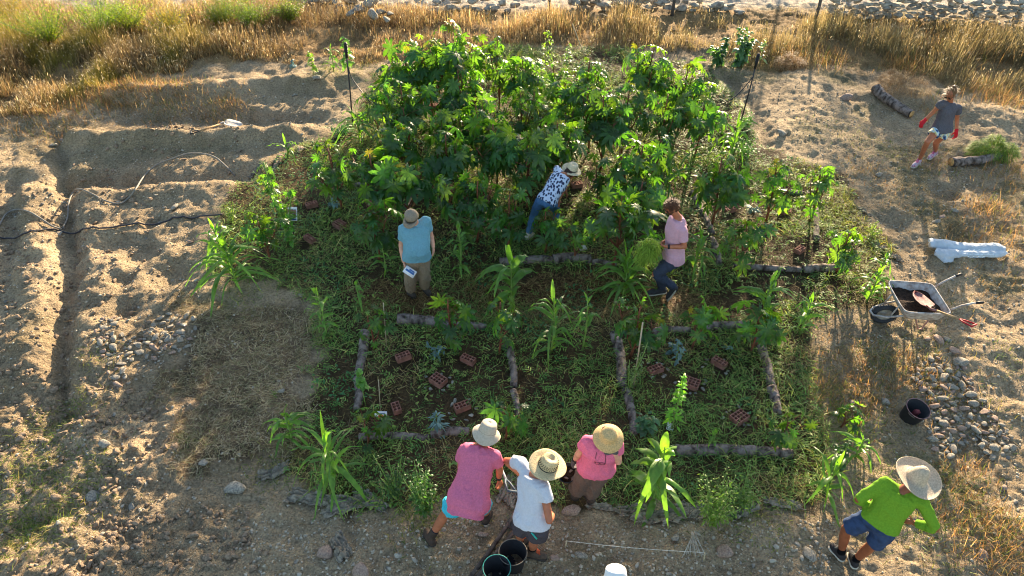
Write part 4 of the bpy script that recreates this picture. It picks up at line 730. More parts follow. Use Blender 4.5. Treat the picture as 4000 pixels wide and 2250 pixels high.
n2 = 260; B2 = np.stack([g_.normal(-.1, .05, n2), g_.normal(0, .04, n2), g_.uniform(-.35, -.05, n2)], 1); B = np.concatenate([B, B2]); n += n2
V, q, k = strips(B, g_.uniform(0, TAU, n), g_.uniform(-1.2, .8, n), g_.uniform(.05, .16, n), g_.uniform(.006, .014, n), g_.uniform(.2, 1.2, n), 3, bend=g_.normal(0, .5, n)); V[:, 2] = np.maximum(V[:, 2], -.62)
o = mesh('greens_bunch', V, [q], M_WEED, None, False, np.repeat(np.outer(g_.uniform(.8, 1.4, n), lin('86a23c')), k, axis=0)); o.location = c; tag(o, 'bunch of feathery pulled greens in the hands of the man in pale pink', 'greens')
# woman bending in the clump
zf = Zr(1960, 600, 2320, 1449)
J = joints(zf, dict(head=(1085,295,y,10.9), neck=(965,310,y,10.78), shR=(1010,420,y,10.68), shL=(870,245,y,10.9), elR=(950,610,y,10.70), wrR=(890,720,y,10.58), hdR=(888,790,y,10.52), elL=(960,470,y,11.1), wrL=(1010,600,y,11.05), hdL=(1030,660,y,11.05), hipR=(790,790,y,10.42), hipL=(610,740,y,10.5), knR=(865,900,y,10.82), knL=(500,960,y,10.55), anR=(850,1075,.10), anL=(415,1270,.10), toR=(900,1040,.04), toL=(500,1250,.04), pnR=(-.3,-.9,0), pnL=(0,0,-1), curlR=.4))
m, t, b = nmat('leaf_print'); tc = N(t, 'ShaderNodeTexCoord'); mp = N(t, 'ShaderNodeMapping'); mp.inputs['Scale'].default_value = (1.4, 1.4, .8); v = N(t, 'ShaderNodeTexVoronoi', Scale=17.); t.links.new(tc.outputs['Object'], mp.inputs[0]); t.links.new(mp.outputs[0], v.inputs['Vector']); r = ramp(t, [(.0, lin('26304c')), (.42, lin('1e2a4c')), (.46, lin('b8c4d8')), (1, lin('c8d0e0'))]); t.links.new(v.outputs[0], r.inputs[0]); t.links.new(r.outputs[0], b.inputs['Base Color']); b.inputs['Roughness'].default_value = .9
DENIM = mat('denim', lin('4a6f96'), .9, 25, .2, .2, 200, bd=.002)
STRAWH = straw('pale_straw', 'd8c8a4')
def fedwav(r, z, a): return (r, z+(.03*abs(math.cos(a))**2 if r > .13 else 0)-(.022*max(0, math.cos(a*1)**2*0+abs(math.sin(a))*0) if z > .1 else 0))
bw, I = person('woman in a navy printed white blouse and straw hat bending among plants', J, SKT, dict(shirt=dict(m=m, slv=0, hem=-.02, off=.02, flare=.03, wr=.012), pants=dict(m=DENIM, len=1.93, off=.012, off1=.016, wr=.01), shoe=shoe(RUB, RUB), hat=dict(m=STRAWH, prof=prof(.096, .125, .175, .02, .82, .02), wav=fedwav, dz=.05, up=(.25, -.1, .95), band=M_DARK, bz=(.016, .036, .103, .101))), g=.95, hs=.95, face=(.7, .35, -.6))
hair(bw, I, mat('dark_hair', lin('3a2a20'), .6, 40, .4, .9), [((0, -.03, -.01), (.082, .09, .10)), ((0, -.10, -.06), (.05, .05, .10))], 60, .05)
# woman at the right with red gloves
zf = Zr(3500, 310, 3850, 1335)
J = joints(zf, dict(head=(815,225,y,13.0), neck=(800,330,y,13.08), shR=(680,355,y,13.02), shL=(915,415,y,13.14), elR=(555,490,y,13.06), wrR=(435,605,y,13.06), hdR=(360,690,y,13.02), elL=(910,610,y,13.18), wrL=(900,770,y,13.1), hdL=(890,860,y,13.06), hipR=(610,760,y,12.96), hipL=(740,775,y,13.04), knR=(470,930,y,12.80), knL=(595,950,y,13.08), anR=(345,1205,.09), anL=(590,1080,.12), toR=(250,1290,.04), toL=(490,1165,.05), pnR=(.5,.2,-.3), pnL=(-.8,-.2,0), curlR=.7, curlL=.8))
m, t, b = nmat('tie_dye'); tc = N(t, 'ShaderNodeTexCoord'); v = N(t, 'ShaderNodeTexNoise', Scale=9., Detail=1.5); t.links.new(tc.outputs['Object'], v.inputs['Vector']); r = ramp(t, [(.30, lin('1c2c50')), (.42, lin('2c4c7c')), (.47, lin('8fb4c8')), (.54, lin('d8dcd0')), (.6, lin('c8c070')), (.68, lin('b8c8cc'))]); t.links.new(v.outputs[0], r.inputs[0]); t.links.new(r.outputs[0], b.inputs['Base Color']); b.inputs['Roughness'].default_value = .9
GLR = mat('red_glove', lin('c01c2a'), .8, 40, .2, .2)
rw, I = person('woman with sunglasses, red gloves, grey t-shirt and patterned shorts stepping forward', J, SKT, dict(shirt=dict(m=cloth('charcoal_jersey', '585860', .2), slv=.45, hem=.0, off=.022, flare=.10, so=.03, soff=.03, wr=.014), pants=dict(name='shorts', m=m, len=.42, off=.02, off1=.045, wr=.016), shoe=shoe(mat('running_shoe', lin('a8b0bc'), .6, 45, .1, .2, col2=lin('b0406c')), RUB, lace=mat('pink_lace', lin('d0407c'), .7)), gloveR=GLR, gloveL=GLR), g=.93, hs=1.0, face=(-.62, -.5, -.55))
hair(rw, I, mat('blond_brown_hair', lin('7a5a38'), .5, 40, .5, .9), [((0, -.03, .03), (.088, .10, .095)), ((0, -.12, .06), (.055, .05, .055))], 230, .08, 4); glasses(rw, I, M_DARK, 'sunglasses', 1.3)
# woman in pink with the straw hat and boots
zf = Zr(2160, 1620, 2460, 1175)
J = joints(zf, dict(head=(828,335,1.50), neck=(760,400,1.38), shR=(535,410,1.34), shL=(965,450,1.34), elR=(400,590,1.08), wrR=(330,700,.88), hdR=(295,765,.80), elL=(1000,720,1.13), wrL=(935,560,1.34), hdL=(855,525,1.42), hipR=(560,800,.88), hipL=(745,800,.88), knR=(405,1060,.48), knL=(620,1080,.48), anR=(350,1190,.12), anL=(570,1230,.12), toR=(325,1270,.05), toL=(615,1335,.05), pnR=(.8,.1,-.1), pnL=(0,.6,-.5), curlR=1.3, curlL=.7), 0)
GLG = mat('grey_glove', lin('5c5658'), .85, 40, .25, .3)
STRAWB = straw('golden_straw', 'cfae74')
def wavy(r, z, a): return (r, z+(.018*math.sin(2*a+.6)*(r-.1)/.1 if r > .11 else 0))
BOOT = mat('muddy_boot', lin('463830'), .75, 20, .35, .4)
hw, I = person('woman in a pink t-shirt and straw hat with a gloved hand at her face', J, SKP, dict(shirt=dict(m=cloth('pink_jersey', 'd8708c', .12), slv=.5, hem=-.02, off=.03, flare=.05, so=.03, soff=.032, wr=.016), pants=dict(m=cloth('brown_trousers', '6a5a52', .15), len=1.55, off=.035, off1=.06, toff=.02, wr=.02), shoe=shoe(BOOT, DRUB, h=.20, r=.052), gloveR=GLG, gloveL=GLG, cuffR=M_DARK, hat=dict(m=STRAWB, prof=prof(.092, .115, .165, .05, .85), wav=wavy, dz=.05, up=(-.02, -.30, .95), band=mat('straw_band', lin('b08a54'), .8, 50), bz=(.012, .035, .096, .093))), g=1.05, hs=.97, face=(.05, -.75, -.6))
hair(hw, I, mat('auburn_hair', lin('5a2c20'), .6, 40, .4, .9), [((0, -.03, -.02), (.084, .085, .10))], 40, .05)
c = I['spine'](.72)+I['F']*.165; rg = nrm(J['shR']-J['shL']); M = MB()
for e in (-1, 1): M.add(*tube([c+rg*.026*e+rg*.03*np.cos(a)*1+np.array([0, 0, .018])*np.sin(a)-[0, 0, .05] for a in np.linspace(0, TAU, 14)], .0025, 5)); M.add(*tube([c+rg*.057*e-[0, 0, .045], c+rg*.05*e+[0, 0, .11]-I['F']*.025], .003, 5))
M.V = [v-I['base'] for v in M.V]; M.build('reading_glasses', M_DARK, hw)
# man in the long pink shirt digging
zf = Zr(1620, 1610, 2060, 1119)
J = joints(zf, dict(head=(712,225,1.42), neck=(660,310,1.31), shL=(505,370,1.27), shR=(790,430,1.25), elR=(845,570,1.0), wrR=(835,665,.80), hdR=(855,715,.74), elL=(450,540,1.02), wrL=(600,560,.90), hdL=(660,560,.88), hipL=(445,880,.87), hipR=(620,900,.87), knL=(305,1010,.48), knR=(690,940,.48), anL=(158,1245,.10), anR=(708,1025,.10), toL=(110,1175,.045), toR=(735,960,.045), pnR=(-.7,.4,-.2), pnL=(0,0,-1), curlR=1.2))
BUCKET_H = mat('beige_cotton_hat', lin('b8ac98'), .9, 50, .12, .25, 300, bd=.002)
def bwavf(r, z, a): return (r, z+(.022*math.sin(2*a+1.2)*(r-.09)/.07 if r > .105 else 0))
pm, I = person('man in a long pink shirt, beige hat and turquoise shorts seen from behind', J, SKT, dict(shirt=dict(m=cloth('pink_linen', 'cc6e8a', .12), slv=.62, hem=-.22, off=.035, flare=.10, so=.035, soff=.03, wr=.018, wf=7), pants=dict(name='shorts', m=cloth('turquoise_cotton', '44b8cc', .15), len=.5, off=.035, off1=.06, toff=.02, wr=.02), shoe=shoe(BOOT, DRUB, h=.11, r=.052, sock=SOCK), cuffR=M_DARK, hat=dict(m=BUCKET_H, prof=prof(.096, .115, .158, .06, .85), wav=bwavf, dz=.045, up=(.25, .2, .95), band=mat('hat_seam', lin('8f8676'), .9, 50), bz=(.010, .024, .1005, .0995))), g=1.0, face=(.3, .7, -.6))
# man in the white t-shirt
zf = Zr(1880, 1700, 2260, 1001)
J = joints(zf, dict(head=(668,350,1.52), neck=(545,390,1.42), shL=(410,290,1.38), shR=(640,540,1.38), elL=(255,262,1.16), wrL=(400,410,1.02), hdL=(450,470,.98), elR=(700,880,1.14), wrR=(735,820,.96), hdR=(690,770,.94), hipL=(450,860,.92), hipR=(600,930,.92), knL=(405,990,.50), knR=(548,1060,.50), anL=(398,1100,.11), anR=(520,1195,.11), toL=(480,1025,.05), toR=(665,1245,.05), pnR=(-.5,.2,-.4), pnL=(.3,-.5,-.3), curlR=.6))
def cowb(r, z, a):
    if r > .12: return (r*(1+.10*abs(math.sin(a))), z+.045*math.cos(a)**2*(r-.11)/.1)
    return (r, z-(.0 if z < .1 else .02*max(0, math.sin(a))))
wm, I = person('man in a white t-shirt, open weave straw hat and dark grey shorts', J, SKT, dict(shirt=dict(m=cloth('white_cotton', 'c4c8d0', .06), slv=.42, hem=-.04, off=.028, flare=.05, so=.034, soff=.03, wr=.018, wf=7), pants=dict(name='shorts', m=cloth('grey_shorts_cloth', '4c484e', .15), len=.62, off=.03, off1=.06, toff=.018, wr=.016), shoe=shoe(mat('trail_boot', lin('54463c'), .8, 25, .3, .4), DRUB, h=.07, r=.05, sock=cloth('black_sock', '14141a'), lace=mat('orange_lace', lin('c8542a'), .7)), hat=dict(m=straw('open_weave_straw', 'd4bc8c'), prof=prof(.098, .13, .185, .015, .78, .03), wav=cowb, dz=.05, up=(.22, -.02, .95), band=M_DARK, bz=(.010, .024, .107, .1055))), g=.96, face=(.72, .45, -.5))
A = np.stack([I['rgt'], I['fc'], I['hu']]); up = nrm([.22, -.02, .95]); f0 = nrm(I['fc']-up*(I['fc']@up)); A = np.stack([np.cross(f0, up), f0, up]); M = MB(); c = I['hd']+I['hu']*.05-I['base']
for z_, k_ in ((.045, 26), (.062, 26), (.08, 24)):
    for i in range(k_):
        a = TAU*(i+(z_ == .062)*.5)/k_; r_ = .1035-(z_-.02)*.17+.0035; V, q, t = ell((r_*math.cos(a), r_*math.sin(a), z_), (.0035, .0055, .0065), np.array([[math.cos(a), math.sin(a), 0], [-math.sin(a), math.cos(a), 0], [0, 0, 1]]), 8); M.add(V@A+c, q, t)
M.build('weave_holes', M_DARK, wm)
V, q, t = tube([J['hipR']+np.array([-.09, -.09, .02]), J['hipR']+np.array([-.03, -.12, -.06])], .012, 6, flat=.4); MB().add(V-I['base'], q, t).build('pocket_trim', mat('teal', lin('3cc0b0'), .6), wm)
# man in green
zf = Zr(3180, 1740, 3720, 1534)
J = joints(zf, dict(head=(1095,400,1.52), neck=(985,490,1.43), shL=(785,420,1.40), shR=(1190,620,1.37), elL=(490,600,1.16), wrL=(585,650,.98), hdL=(650,640,.98), elR=(1350,920,1.12), wrR=(1100,860,1.0), hdR=(1000,835,1.02), hipL=(620,810,.93), hipR=(820,920,.93), knL=(355,930,.52), knR=(640,1110,.50), anL=(300,1190,.11), anR=(458,1270,.11), toL=(195,1100,.045), toR=(415,1180,.045), pnR=(-.2,.9,.1), pnL=(.4,.7,0), curlR=1.1, curlL=.9))
GREEN = cloth('lime_jersey', '6f9a2e', .12)
def sombr(r, z, a): return (r*(1+.06*math.cos(a)), z+(.02*math.sin(a*2)*(r-.1)/.15 if r > .12 else 0))
gm, I = person('man in a lime green long sleeved shirt, wide pale sombrero and denim shorts', J, skinm('8c5236'), dict(shirt=dict(m=GREEN, slv=1.88, hem=.06, off=.022, flare=.04, so=.022, soff=.018, wr=.016, wf=8), pants=dict(name='shorts', m=mat('dark_denim', lin('2e4468'), .9, 14, .35, .2, 200, bd=.002), len=.78, off=.02, off1=.04, toff=.012, wr=.014), shoe=shoe(mat('black_trainer', lin('2c2a2c'), .8, 40, .3, .3), RUB, r=.047, sock=cloth('black_socks', '101014'), lace=mat('pale_lace', lin('8a8478'), .8)), hat=dict(m=straw('pale_palm', 'bfae94'), prof=[(.001, .185), (.02, .18), (.05, .155), (.075, .10), (.09, .05), (.102, .01), (.115, 0), (.16, .0), (.205, .006), (.235, .024), (.240, .03)], wav=sombr, dz=.05, up=(.18, -.12, .97), band=mat('palm_band', lin('c0b098'), .8, 50), bz=(.012, .03, .1035, .099))), g=1.02, face=(.35, .75, -.5))
V, q = loft([(I['spine'](t_), np.array([1, 0, 0.]), np.array([0, 1., 0]), .001, .001) for t_ in (0, .1)])[:2]
# person mostly below the frame in a white hat
c = atz(1549, 1464, 1.60); X = lambda a, b, z: (c[0]+a, c[1]+b, z)
J = {k: np.array(v, float) for k, v in dict(head=X(0,0,1.58), neck=X(0,-.05,1.42), shL=X(-.18,-.06,1.38), shR=X(.18,-.06,1.38), elL=X(-.24,-.03,1.10), elR=X(.24,-.03,1.10), wrL=X(-.2,.1,.95), wrR=X(.2,.1,.95), hdL=X(-.16,.17,.93), hdR=X(.16,.17,.93), hipL=X(-.1,-.08,.92), hipR=X(.1,-.08,.92), knL=X(-.12,-.04,.5), knR=X(.12,-.04,.5), anL=X(-.12,-.1,.1), anR=X(.12,-.1,.1), toL=X(-.14,.08,.05), toR=X(.14,.08,.05), pnL=(1,0,0), pnR=(-1,0,0)).items()}
person('person in a white cap whose top shows at the bottom edge of the picture', J, SKP, dict(shirt=dict(m=cloth('navy_cotton', '3a4660', .1), slv=.6, hem=0), pants=dict(m=DENIM, len=1.9), shoe=shoe(LEATHER, DRUB), hat=dict(m=mat('white_cotton_hat', lin('dfe2e2'), .9, 40, .05, .2), prof=prof(.102, .115, .14, .05, .88), dz=.03)), face=(0, .8, -.5))
#PROPS
# ------------------------------------------------------------------ objects
BARK = mat('bark', lin('7c7068'), .95, 14, .5, 1., 30, bd=.02, col2=lin('3a302a'), stretch=(1, 1, .35)); CUT = mat('cut_wood', lin('c09660'), .8, 12, .3, .2)
def log(p0, p1, r, label, end=False, bow=.03, dark=False, lift=.5, seed=0):
    g = np.random.default_rng(seed+int(p0[0])); a = G(*p0); b = G(*p1); n = 26; k = 16; t = np.linspace(0, 1, n)[:, None]; P = a+(b-a)*t; d = nrm(b-a); s = nrm(np.cross([0, 0, 1], d)); P = P+s*bow*np.sin(math.pi*t*g.uniform(.7, 1.4)); P[:, 2] = gz(P[:, 0], P[:, 1])*.5+(a[2]+(b[2]-a[2])*t[:, 0])*.5+r*lift
    root = thing('log', label, 'log', P[n//2]-[0, 0, r*lift]); rr = r*(1.08-.2*t[:, 0]+.08*np.array([fbm(np.array([x*4.]), np.array([seed+.5]), 3, 2)[0] for x in t[:, 0]]))
    V, q, tr = tube(P, rr, k); c = np.repeat(P, k, axis=0); dv = V[:n*k]-c; a_ = np.tile(np.arange(k)*.9, n); l = np.repeat(np.arange(n)*1.0, k)
    V[:n*k] = c+dv*(1+.28*fbm(l*.55, a_*1.6+seed, 5, 3)+.15*vn(l*1.7, a_*3, 9))[:, None]; V -= np.array(root.location)
    MB().add(V, q, tr).build('bark', BARK, root)
    for (e, e2, rad, dd) in ((P[0], P[1], rr[0], -1), (P[-1], P[-2], rr[-1], 1)):
        ax = nrm(e-e2); Vc, qc, tc_ = tube([e-ax*.01, e+ax*.006], rad*.9, 16); MB().add(Vc-np.array(root.location), qc, tc_).build('cut_end', CUT if end else BARK, root, False)
for a in [((1000,808),(1135,822),.085,'thick log, left half of the top edge of the left front bed'),((1140,822),(1222,828),.06,'thin log, right half of the top edge of the left front bed'),((918,840),(898,945),.07,'lichen covered log on the left edge of the left front bed'),((900,955),(898,1032),.06,'thinner log below the lichen covered one'),((1278,870),(1292,975),.06,'log on the right edge of the left front bed'),((1291,985),(1300,1070),.045,'thin pale log continuing the right edge of the left front bed'),((905,1103),(1080,1100),.05,'half buried log on the bottom edge of the left front bed'),((1085,1098),(1180,1090),.06,'knobbly log at the right of the half buried one'),
  ((1643,838),(1735,830),.055,'short log, left part of the top edge of the right front bed'),((1768,828),(1875,822),.065,'log, right part of the top edge of the right front bed'),((1546,845),(1568,980),.075,'brown log on the left edge of the right front bed'),((1574,985),(1592,1095),.06,'lichen pale log below the brown one'),((1903,848),(1936,975),.07,'gnarled log on the right edge of the right front bed'),((1939,980),(1950,1042),.07,'short thick log below the gnarled one'),((1700,1138),(1990,1148),.075,'long grey log on the bottom edge of the right front bed'),
  ((1742,490),(1787,592),.07,'log with pale bark running down the left edge of the right bed'),((1787,605),(1812,668),.065,'darker log ending the left edge of the right bed'),((1845,675),(2015,682),.055,'thin log on the near edge of the right bed'),((2020,682),(2125,680),.07,'dark log at the near outer corner of the right bed'),((2040,490),(2056,605),.06,'log on the outer edge of the right bed'),((1925,478),(2020,490),.05,'log on the rear edge of the right bed'),((1800,512),(1850,512),.04,'small branch on the rear left of the right bed'),
  ((1258,664),(1390,658),.075,'dark log left of the centre path'),((1392,658),(1485,654),.085,'thicker brown log in front of the big castor plant'),((1490,662),(1550,668),.05,'thin end log behind the lit corn clump'),((1222,500),(1214,560),.06,'upright looking log beside the castor plant in the centre'),((1038,478),(1020,530),.06,'dark log behind the cap of the man in blue'),((885,470),(965,468),.05,'shaded log in the left rear bed'),((705,395),(680,440),.05,'pale log at the left end of the rear bed'),((1130,480),(1215,478),.05,'shaded log behind the upright corn')]: log(*a, seed=int(a[0][1]))
log((2200,230),(2287,297), .105, 'big curved dark log lying alone on the right slope', True, -.06, lift=.9); log((2389,416),(2524,402), .09, 'big dark log lying in front of the greens heap', True, -.03, lift=.9)
# hollow bricks
CLAY = mat('clay', lin('94685a'), .9, 12, .4, .3, 80, bd=.003, col2=lin('7c5444'))
def brick(px, py, yaw, nx, ny, label, tilt=0., sz=None):
    c = G(px, py, -.02); o = thing('hollow_brick', label, 'brick', c, R(yaw), None); o.rotation_euler = (R(tilt), R(tilt*.6), R(yaw)); L = sz or (.052*nx+.012); Wd = .052*ny+.012; L = .052*nx+.012; h = .11; wl = .012; X = []; Y = []
    for i in range(nx): X += [i*.052, i*.052+wl]
    X.append(nx*.052); X.append(nx*.052+wl)
    for i in range(ny): Y += [i*.052, i*.052+wl]
    Y.append(ny*.052); Y.append(ny*.052+wl); X = np.array(X)-L/2; Y = np.array(Y)-Wd/2; M = MB()
    hh = lambda i, j: (h if (i % 2 == 0 or j % 2 == 0) else .012) if 0 <= i < len(X)-1 and 0 <= j < len(Y)-1 else -.04
    for i in range(-1, len(X)-1):
        for j in range(-1, len(Y)-1):
            z = hh(i, j)
            if i >= 0 and j >= 0: M.add([[X[i], Y[j], z], [X[i+1], Y[j], z], [X[i+1], Y[j+1], z], [X[i], Y[j+1], z]], [[0, 1, 2, 3]])
            if j >= 0 and hh(i+1, j) != z: z2 = hh(i+1, j); M.add([[X[i+1], Y[j], z], [X[i+1], Y[j+1], z], [X[i+1], Y[j+1], z2], [X[i+1], Y[j], z2]], [[0, 3, 2, 1]])
            if i >= 0 and hh(i, j+1) != z: z2 = hh(i, j+1); M.add([[X[i], Y[j+1], z], [X[i+1], Y[j+1], z], [X[i+1], Y[j+1], z2], [X[i], Y[j+1], z2]], [[0, 1, 2, 3]])
    M.build('brick_body', CLAY, o, False)
for b in [(1015,903,28,4,2,'hollow brick at the upper left of the left front bed'),(1103,962,-38,4,3,'wide twelve hole brick ringed by stones, centre of the left front bed'),(1178,910,-30,4,2,'hollow brick at the upper right of the left front bed'),(998,1032,-68,3,2,'six hole brick beside the orange marker card'),(1163,1028,25,4,2,'hollow brick at the lower right of the left front bed'),
  (1648,935,25,4,2,'sunken brick among pale stones near the left edge of the right front bed'),(1738,970,-28,4,3,'wide twelve hole brick in the centre of the right front bed'),(1808,918,-45,4,2,'hollow brick lying among crumpled grey leaves in the right front bed'),(1858,1056,35,4,3,'brick at the lower right of the right front bed'),
  (1835,532,20,4,2,'hollow brick in the rear left of the right bed'),(1972,536,-20,4,2,'hollow brick in the rear right of the right bed'),(1915,582,-30,4,3,'wide brick in the middle of the right bed'),(1880,627,-30,4,2,'hollow brick beside the castor plant in the right bed'),(2010,634,40,3,2,'hollow brick near the outer corner of the right bed'),
  (785,520,28,4,2,'tilted brick beside the yellow lit weeds of the left bed'),(855,570,-40,4,3,'wide brick in the middle of the left rear bed'),(780,606,-40,4,2,'hollow brick nearest to the photo card'),(932,515,-55,3,2,'hollow brick at the right of the left rear bed'),(1092,272,10,4,2,'far brick seen through the castor plants'),(1655,270,-25,4,2,'far brick in the gap at the right of the clump'),(1450,470,20,4,2,'shaded brick behind the straw hat')]:
    brick(*b)
# wheelbarrow
WB = mat('worn_white_paint', lin('b4b0ac'), .6, 14, .25, .3, 60, col2=lin('8c7f78')); TYRE = mat('tyre', lin('34363a'), .85, 60, .2, .6, 90, bd=.006); GRIP = M_DARK; PINKP = mat('faded_pink_paint', lin('a88078'), .7, 16, .3, .3); REDP = mat('red_paint', lin('a8242c'), .6, 20, .25, .2); WOOD = mat('worn_wood', lin('a88a64'), .8, 20, .3, .3, stretch=(1, 1, .2)); COMP = mat('compost', lin('3a2a1e'), .98, 25, .5, 1., 40, bd=.03)
zf = Zr(3360, 1040, 3860, 2576); g0 = gz1(*atz(*zf(1200, 1100), 0)[:2])
Z = lambda a, b, z: atz(*zf(a, b), z+g0)
rc = Z(1180, 640, 0)*[1, 1, 0]+[0, 0, g0]; root = thing('wheelbarrow', 'worn white wheelbarrow filled with dark compost', 'wheelbarrow', rc)
def smooth_loop(P, n=4):
    P = np.asarray(P, float)
    for _ in range(n): Q = np.roll(P, -1, 0); P = np.stack([.75*P+.25*Q, .25*P+.75*Q], 1).reshape(-1, 3)
    return P
rim = smooth_loop([Z(535,290,.55), Z(750,300,.57), Z(1100,325,.60), Z(1420,350,.63), Z(1500,430,.63), Z(1660,680,.63), Z(1830,930,.63), Z(1780,965,.62), Z(1350,945,.59), Z(960,930,.56), Z(860,860,.55), Z(700,590,.55)], 3)-rc
cc = rim.mean(0); k = len(rim); lv = [(1., 0), (.93, -.06), (.80, -.17), (.66, -.24), (.60, -.26), (.3, -.262)]; V = np.concatenate([(rim-cc)*[s, s, .3 if s < .9 else 1]+cc+[0, 0, dz] for s, dz in lv]+[[cc-[0, 0, .262]]])
q = [[i*k+j, i*k+(j+1) % k, (i+1)*k+(j+1) % k, (i+1)*k+j] for i in range(5) for j in range(k)]; o = MB().add(V, q, [[5*k+j, 5*k+(j+1) % k, 6*k] for j in range(k)]).build('tray', WB, root); o.modifiers.new('s', 'SOLIDIFY').thickness = .006
V, q, t = tube(np.vstack([rim, rim[:1]]), .011, 8, False); MB().add(V, q).build('rim', WB, root)
V = []; ns = 10
for i in range(ns):
    s = .86*(1-i/ns); p = (rim-cc)*[s, s, .4]+cc; p[:, :2] *= 1; p[:, 2] += -.10+.07*fbm(p[:, 0]*6, p[:, 1]*6, 5, 3)+.03*(1-s); V.append(p)
V.append([cc-[0, 0, .06]]); q = [[i*k+j, i*k+(j+1) % k, (i+1)*k+(j+1) % k, (i+1)*k+j] for i in range(ns-1) for j in range(k)]
MB().add(np.concatenate(V), q, [[(ns-1)*k+j, (ns-1)*k+(j+1) % k, ns*k] for j in range(k)]).build('compost', COMP, root)
fr = np.array([Z(1480,425,.56), Z(1150,520,.42), Z(780,690,.33), Z(500,745,.27), Z(260,830,.23), Z(200,900,.22), Z(270,985,.22), Z(560,1025,.22), Z(800,1000,.30), Z(1300,985,.42), Z(1800,880,.56)])-rc
V, q, t = tube(fr, .016, 8); MB().add(V, q, t).build('frame', WB, root)
for e in ([Z(1480,425,.56), Z(1700,300,.64), Z(1900,205,.70), Z(2030,160,.72)], [Z(1800,880,.56), Z(2050,790,.64), Z(2300,740,.69), Z(2470,728,.70)]):
    e = np.array(e)-rc; V, q, t = tube(e, .014, 8); h = MB().add(V, q, t).build('handle', WB, root); V, q, t = tube([e[-1]-(e[-1]-e[-2])*.85, e[-1]+(e[-1]-e[-2])*.05], .02, 8); MB().add(V, q, t).build('grip', GRIP, h)
for e in ([Z(640,560,.5), Z(480,745,.27)], [Z(800,780,.5), Z(600,1010,.23)]): V, q, t = tube(np.array(e)-rc, .012, 6); MB().add(V, q, t).build('brace', WB, root)
for dx, dy in ((0, 0), (-.0, .42)):
    e = np.array([Z(1120,1000,.36), Z(1130,1130,.18), Z(1165,1260,.02), Z(1240,1265,.02), Z(1310,1160,.18), Z(1420,1040,.34)])+[dx, dy, 0]-rc; V, q, t = tube(e, .015, 8, flat=.6); MB().add(V, q, t).build('leg', PINKP, root)
wc = Z(490, 960, .19); dirw = nrm((cc+rc-wc)*[1, 1, 0]); ax = nrm(np.cross([0, 0, 1], dirw)+[0, 0, .12]); u_ = nrm(np.cross(ax, dirw)); A = np.stack([dirw, u_, ax]); wh = MB()
th = np.linspace(0, TAU, 41); ring = np.array([[.155*math.cos(a), .155*math.sin(a), 0] for a in th]); V, q, t = tube(ring@A+wc-rc, .042, 12, False); w_ = MB().add(V, q).build('tyre', TYRE, root)
tb = MB()
for i in range(36): a = TAU*i/36; tb.add(*box(np.array([.192*math.cos(a), .192*math.sin(a), 0])@A+wc-rc, (.012, .014, .05), np.stack([math.cos(a)*dirw+math.sin(a)*u_, -math.sin(a)*dirw+math.cos(a)*u_, ax])))
tb.build('tread', TYRE, w_, False)
V, q = lathe([(.005, .03), (.03, .032), (.05, .012), (.10, .006), (.125, .02), (.125, -.02), (.10, -.006), (.05, -.012), (.005, -.03)], 28); MB().add(V@A+wc-rc, q).build('wheel_disc', mat('dusty_metal', lin('8c8880'), .6, 20, .3, .3), root)
def shovel(name, label, tip, neck, end, grip, mb, ms, mg, bw=.12, up=(0, 0, 1)):
    tip, neck, end, grip = [np.asarray(v, float) for v in (tip, neck, end, grip)]; root = thing(name, label, 'shovel', neck); d = nrm(tip-neck); n = nrm(np.array(up)-d*(np.array(up)@d)); s = np.cross(n, d); L = np.linalg.norm(tip-neck); rows = []
    for t, w_ in [(0, .35), (.08, .85), (.16, 1), (.5, 1), (.75, .82), (.9, .5), (1, .06)]: rows.append([d*L*t+s*bw*w_*k_+n*(.03*k_*k_-.02*math.sin(t*3)) for k_ in (-1, -.5, 0, .5, 1)])
    V = np.array(rows).reshape(-1, 3); q = [[i*5+j, i*5+j+1, i*5+6+j, i*5+5+j] for i in range(6) for j in range(4)]; b = MB().add(V, q).build('blade', mb, root); b.modifiers.new('s', 'SOLIDIFY').thickness = .004
    V, q, t = tube([d*L*.18, -d*.03, (end-neck)*.25], [.012, .02, .017], 8); MB().add(V, q, t).build('socket', mb, root); V, q, t = tube([(end-neck)*.2, (end-neck)*.6, end-neck], .0155, 8); MB().add(V, q, t).build('shaft', ms, root)
    e = end-neck; gd = nrm(grip-end); gl = np.linalg.norm(grip-end); gs = nrm(np.cross(gd, n)); M = MB(); M.add(*tube([e, e+gd*gl*.3+gs*.03, e+gd*gl+gs*.055], .012, 7)); M.add(*tube([e, e+gd*gl*.3-gs*.03, e+gd*gl-gs*.055], .012, 7)); M.add(*tube([e+gd*gl+gs*.06, e+gd*gl-gs*.06], .014, 8)); M.build('grip', mg, root); return root
shovel('shovel', 'red shovel with a wooden shaft lying on the compost in the wheelbarrow', Z(1090,520,.56), Z(1400,840,.64), Z(2000,1065,.80), Z(2290,1190,.84), mat('rusty_blade', lin('84625e'), .7, 18, .3, .3, col2=lin('6a3034')), WOOD, REDP, .105)
shovel('shovel', 'shovel with a pale blade lying on the rear left beds', G(612, 321, .05), G(568, 318, .10), G(505, 334, .07), G(483, 340, .06), mat('dusty_blade', lin('b0aca4'), .7, 18, .2, .3), WOOD, M_DARK, .14)
